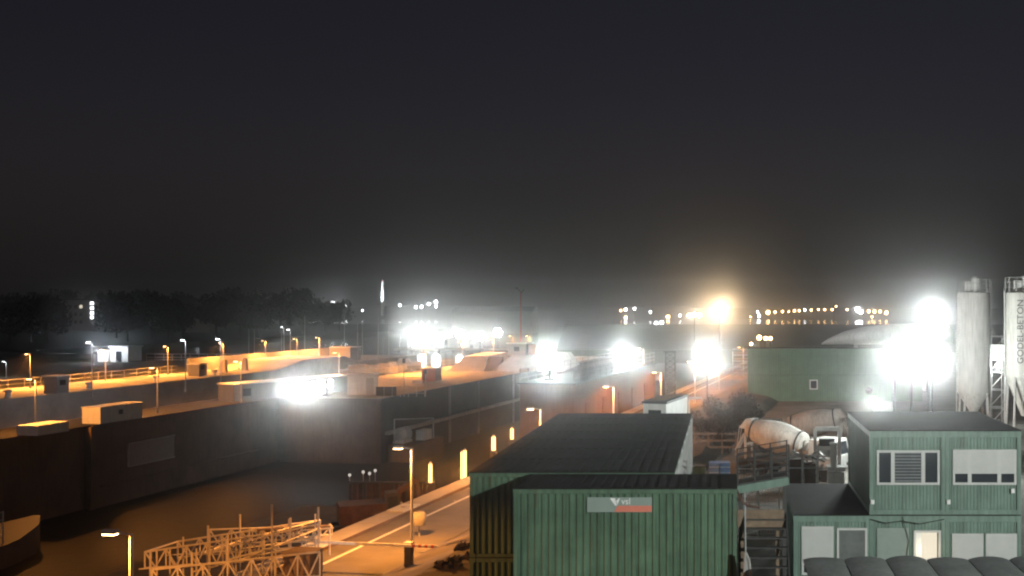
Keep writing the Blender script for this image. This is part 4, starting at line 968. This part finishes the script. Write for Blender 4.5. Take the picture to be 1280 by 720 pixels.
# white lit house and railings in the park
D = 192; hw_ = thing('pump_house', 'bright white low house with open bays in the dark park', 'house', (X(122, D), D, -.05)); wv = X(162, D) - X(122, D)
MB().bx(0, wv * .33, 0, 4, 0, 1.9).bx(wv * .45, wv, -.5, 4, 0, 2.6).build('wall', white, hw_); MB().bx(-.2, wv * .36, -.2, 4.2, 1.902, 2.05).bx(wv * .42, wv + .2, -.8, 4.2, 2.602, 2.8).build('roof', white, hw_)
MB().bx(wv * .62, wv * .8, -.52, -.502, 0, 1.9).build('door', glass, hw_)
light(hw_, (1.2, -2.5, 2.2), 900, COOL, .2); light(hw_, (wv * .7, -3, 2.4), 500, COOL, .2)
D = 196; pr_ = thing('pier_railing', 'long pale railing along the path in the dark park', 'railing', (X(183, D), D, -.05)); wv = X(335, D) - X(183, D); fr = MB()
k = 0.0
while k < wv: fr.tube((k, 0, 0), (k, 0, 1.25), .05, 5); k += 1.6
for h_ in (.15, .6, 1.2): fr.bx(0, wv, -.04, .04, h_ - .05, h_ + .05)
fr.build('rails', white, pr_)
# apartment block with lit stair windows, and a dark house with lit windows
D = 420; ab = thing('apartment_block', 'dark apartment block with a column of lit stair windows', 'building', (X(62, D), D, -.05)); wv = X(121, D) - X(62, D)
MB().bx(0, wv, 0, 12, 0, Z(375, D)).build('wall', cream, ab); MB().bx(-.3, wv + .3, -.3, 12.3, Z(375, D) + .003, Z(375, D) + .5).build('roof', roofblack, ab)
for v in (379, 385, 391, 396.5): x_ = X(115, D) - X(62, D); f_ = MB().bx(x_ - .65, x_ + .65, -.06, -.002, Z(v + 1.8, D), Z(v - 1.8, D)).build('window', E_winw, ab)
for r_ in range(3):
    for k in range(6): MB().bx(1.2 + k * 2.1, 2.4 + k * 2.1, -.05, -.002, 3.0 + r_ * 3, 4.3 + r_ * 3).build('window', E_win if (r_, k) in ((2, 5),) else glass, ab)
D = 400; ah = thing('dark_house', 'dark house with one small lit window among the trees', 'house', (X(232, D), D, -.05)); wv = X(262, D) - X(232, D)
MB().bx(0, wv, 0, 8, 0, Z(390, D)).build('wall', cream, ah); MB().prism([(-.4, Z(390, D) + .003), (wv + .4, Z(390, D) + .003), (wv / 2, Z(382, D))], 'y', -.4, 8.4).build('roof', roofblack, ah)
for u in (236, 247, 252, 257): x_ = X(u, D) - X(232, D); MB().bx(x_ - .5, x_ + .5, -.05, -.002, Z(396, D), Z(393, D)).build('window', E_winw if u == 247 else glass, ah)
# harbour shed and jetty that carries the flood row
D = 430; hsd = thing('harbour_shed', 'long dim harbour shed behind the bright floodlight row', 'shed', (X(565, D), D, -1.3)); wv = X(665, D) - X(565, D)
MB().bx(0, wv, 0, 14, 0, 9).build('wall', cream, hsd); MB().prism([(-.3, 9.003), (14.3, 9.003), (7, 11)], 'x', -.3, wv + .3).build('roof', roofgrey, hsd)
D = 262; je = thing('jetty', 'dark jetty under the bright floodlight row', 'jetty', (X(495, D), D - 2, -2.2)); wv = X(640, D) - X(495, D)
MB().bx(0, wv, 0, 5, 1.3, 1.8).build('deck', concrete, je)
for k in range(9): MB().tube((1 + k * (wv - 2) / 8, 1, -.5), (1 + k * (wv - 2) / 8, 1, 1.3), .3, 8).build('pile', dsteel, je)
for i, (u, w_) in enumerate(((520, 5), (556, 6), (588, 5))):
    o = thing('jetty_hut', ('left', 'middle', 'right')[i] + ' pale site hut on the jetty under the floodlights', 'hut', (X(u, D), D + 1, -.4), 0, 'huts on the jetty'); MB().bx(-w_/2, w_/2, 0, 1.8, 0, 2.4).build('wall', white, o); MB().bx(-w_/2-.1, w_/2+.1, -.1, 1.9, 2.402, 2.55).build('roof', roofgrey, o); MB().bx(-.4, .4, -.03, -.002, .1, 2.0).build('door', dsteel, o)
# tall mast with arms
D = 300; rm = thing('signal_mast', 'tall thin reddish mast with two short arms at its top', 'mast', (X(651, D), D, -1.3)); zt = Z(360, D) + 1.3
MB().tube((0, 0, 0), (0, 0, zt - 1), .22, 8, .12).build('shaft', red, rm); MB().tube((0, 0, zt - 1), (-1.2, 0, zt), .08, 5).tube((0, 0, zt - 1.6), (.9, 0, zt - .3), .08, 5).bx(-1.6, -.9, -.2, .2, zt - .1, zt + .1).build('arm', dsteel, rm)
tag(MB().bx(X(651, D) - 3, X(651, D) + 3, D - 2, D + 2, -3, -1.3).build('mast_base', concrete), 'low concrete dolphin under the tall reddish mast', 'dolphin')
# chimney and plant lights on the left shore
D = 920; ch = thing('chimney', 'tall white lit chimney on the horizon', 'chimney', (X(478.5, D), D, 0)); zt = Z(350, D); MB().lathe([(1.5, 0), (1.2, zt * .9), (1.15, zt)], 16).build('shaft', white, ch, True); MB().lathe([(1.3, zt - 1), (1.35, zt - .6), (1.3, zt - .2)], 16).build('collar', red, ch)
light(ch, (-4, -10, 14), 90000, COOL, .5, (.35, .8, .8), 100)
tp_ = None
def far_lamp(label, u, v, D, r, bulb, group):
    """lamp on a slender mast, head a faceted globe"""
    zt = Z(v, D); base = -1.3
    t = thing('harbour_lamp', label, 'harbour lamp', (X(u, D), D, base), 0, group)
    MB().tube((0, 0, 0), (0, 0, zt - base - r * .8), .12, 5).build('pole', dsteel, t)
    MB().lathe([(.15 * r, -r), (.75 * r, -.7 * r), (r, 0), (.75 * r, .7 * r), (.15 * r, r)], 8, (0, 0, zt - base)).build('globe', bulb, t)
    return t
PL = [(388, 385, .8), (394, 383, 1.2), (406, 382.5, 1.0), (416, 379, 1.4), (427, 381.5, 1.1), (432, 381.5, 1.3), (453, 388, .6), (500, 381.5, .9), (520, 384, 1.0), (527, 383.5, 1.1), (536, 380, 1.1), (545, 377.5, 1.2), (545, 383, .8)]
for i, (u, v, r) in enumerate(PL): far_lamp(ORD[i] + ' bluish white lamp from the left on the horizon either side of the chimney', u, v, 890, r, E_far_w, 'bluish lamps on the horizon')
FL = [(776, 388, .8, 'o'), (782, 387, 1.1, 'w'), (793, 386, .9, 'w'), (782, 397, 1.0, 'o'), (813, 390, .8, 'w'), (835, 396, 1.3, 'o'), (850, 394.5, .8, 'w'), (820, 404, 1.2, 'w'), (827, 403, 1.2, 'w')]
for i, (u, v, r, k) in enumerate(FL): far_lamp(ORD[i] + (' white' if k == 'w' else ' orange') + ' harbour light in the group left of the glaring orange mast', u, v, 600 if v > 400 else 850, r * (.75 if v > 400 else 1), E_far_w if k == 'w' else E_far_o, 'harbour lights left of the orange mast')
SL = [(938, 396, .6), (947, 390, .7), (949, 395, 1.0), (960, 390.5, 1.6), (969, 390, .9), (978, 389.5, .9), (986, 389.5, .6), (993, 388.5, .9), (999, 388.5, .9), (1006, 387.5, .9), (1014, 387.5, .8), (1023, 387, .7), (1031, 387, .8), (1040, 387, .8), (1045, 383, .6), (1059, 387, .7)]
for i, (u, v, r) in enumerate(SL): far_lamp(ORD[i] + ' orange light from the left in the string along the far shore', u, v, 880, r, E_far_o if i not in (1, 2, 9) else E_far_w, 'string of lights along the far shore')
SR = [(1072, 387, 2.0, 'w'), (1076, 390, 1.6, 'w'), (1086, 389, 1.1, 'o'), (1093, 389.5, 1.1, 'o'), (1100, 389.5, 1.0, 'o'), (1108, 391, 1.3, 'o'), (1090, 396, .7, 'o')]
for i, (u, v, r, k) in enumerate(SR): far_lamp(ORD[i] + ' light from the left in the bright ferry pier cluster left of the big floodlight', u, v, 870, r, E_far_w if k == 'w' else E_far_o, 'ferry pier lights')
NR = [(949, 422, .5), (957, 423, .38), (963, 423, .38), (939, 430, .3)]
for i, (u, v, r) in enumerate(NR): far_lamp(ORD[i] + ' orange lamp from the left standing just behind the rear green containers', u, v, 190, r * .8, E_far_o, 'orange lamps behind the rear containers')

# ================================================================ AIR, SKY, MOON, CAMERA
hz = MB().bx(-700, 620, -60, 1110, -10.5, 36).build('haze', mat('haze_air', (1, 1, 1)))
tag(hz, 'thin night haze', None, None, 'stuff')
hm = bpy.data.materials.new('haze_volume'); hm.use_nodes = True; N = hm.node_tree.nodes; L = hm.node_tree.links
for n_ in list(N): N.remove(n_)
pv = N.new('ShaderNodeVolumePrincipled'); pv.inputs['Color'].default_value = (.95, .95, .95, 1); pv.inputs['Density'].default_value = 0.0008; pv.inputs['Anisotropy'].default_value = .975
oo = N.new('ShaderNodeOutputMaterial'); L.new(pv.outputs[0], oo.inputs['Volume'])
hz.data.materials.clear(); hz.data.materials.append(hm)

W = bpy.data.worlds.new('World'); S.world = W; W.use_nodes = True
N = W.node_tree.nodes; L = W.node_tree.links; bg_ = N['Background']
sky = N.new('ShaderNodeTexSky'); sky.sky_type = 'NISHITA'; sky.sun_disc = False
sky.sun_elevation = R(12); sky.sun_rotation = R(200); sky.air_density = 1.0; sky.dust_density = 6.0; sky.ozone_density = 1.0
hsv = N.new('ShaderNodeHueSaturation'); hsv.inputs['Saturation'].default_value = .6
L.new(sky.outputs[0], hsv.inputs['Color'])
tint = N.new('ShaderNodeVectorMath'); tint.operation = 'MULTIPLY'; tint.inputs[1].default_value = (1.08, .88, 1.12)   # city glow on thin cloud
L.new(hsv.outputs[0], tint.inputs[0]); L.new(tint.outputs[0], bg_.inputs[0])
# the glow of the town and harbour on the sky, strongest low down
tcw = N.new('ShaderNodeTexCoord'); sx = N.new('ShaderNodeSeparateXYZ'); L.new(tcw.outputs['Generated'], sx.inputs[0])
mr = N.new('ShaderNodeMapRange'); mr.interpolation_type = 'SMOOTHERSTEP'; mr.inputs[1].default_value = -.02; mr.inputs[2].default_value = .30; mr.inputs[3].default_value = .010; mr.inputs[4].default_value = 0.0
L.new(sx.outputs['Z'], mr.inputs[0])
b2 = N.new('ShaderNodeBackground'); b2.inputs[0].default_value = (1, .88, .85, 1); L.new(mr.outputs[0], b2.inputs[1])
ad = N.new('ShaderNodeAddShader'); L.new(bg_.outputs[0], ad.inputs[0]); L.new(b2.outputs[0], ad.inputs[1]); L.new(ad.outputs[0], N['World Output'].inputs[0])
bg_.inputs[1].default_value = 0.0058
ml = bpy.data.lights.new('moon', 'SUN'); ml.energy = 0.02; ml.angle = R(.5); ml.color = (1, .96, .9)
mo_ = bpy.data.objects.new('moon', ml); COL.objects.link(mo_)
mo_.rotation_euler = Vector((.34, .92, -.21)).to_track_quat('-Z', 'Y').to_euler()

cam = bpy.data.cameras.new('camera'); co = bpy.data.objects.new('camera', cam); COL.objects.link(co)
co.location = (0, 0, H); co.rotation_euler = (R(90), 0, 0)
cam.sensor_width = 36; cam.sensor_fit = 'HORIZONTAL'; cam.lens = 36 * F / 1280
cam.shift_x = (640 - U0) / 1280; cam.shift_y = (V0 - 360) / 1280
cam.clip_start = .1; cam.clip_end = 5000
S.camera = co
S.render.resolution_x, S.render.resolution_y = 1024, 576
vs_ = S.view_settings; vs_.view_transform = 'Standard'; vs_.look = 'None'; vs_.exposure = 0; vs_.gamma = 1; vs_.use_curve_mapping = False
cy = S.cycles
cy.use_denoising = True; cy.denoiser = 'OPENIMAGEDENOISE'
cy.max_bounces = 5; cy.diffuse_bounces = 2; cy.glossy_bounces = 3; cy.volume_bounces = 0; cy.transmission_bounces = 2
cy.sample_clamp_indirect = 2.0; cy.sample_clamp_direct = 0
cy.use_light_tree = True
cy.pixel_filter_type = 'BLACKMAN_HARRIS'; cy.filter_width = 2.2
cy.caustics_reflective = False; cy.caustics_refractive = False
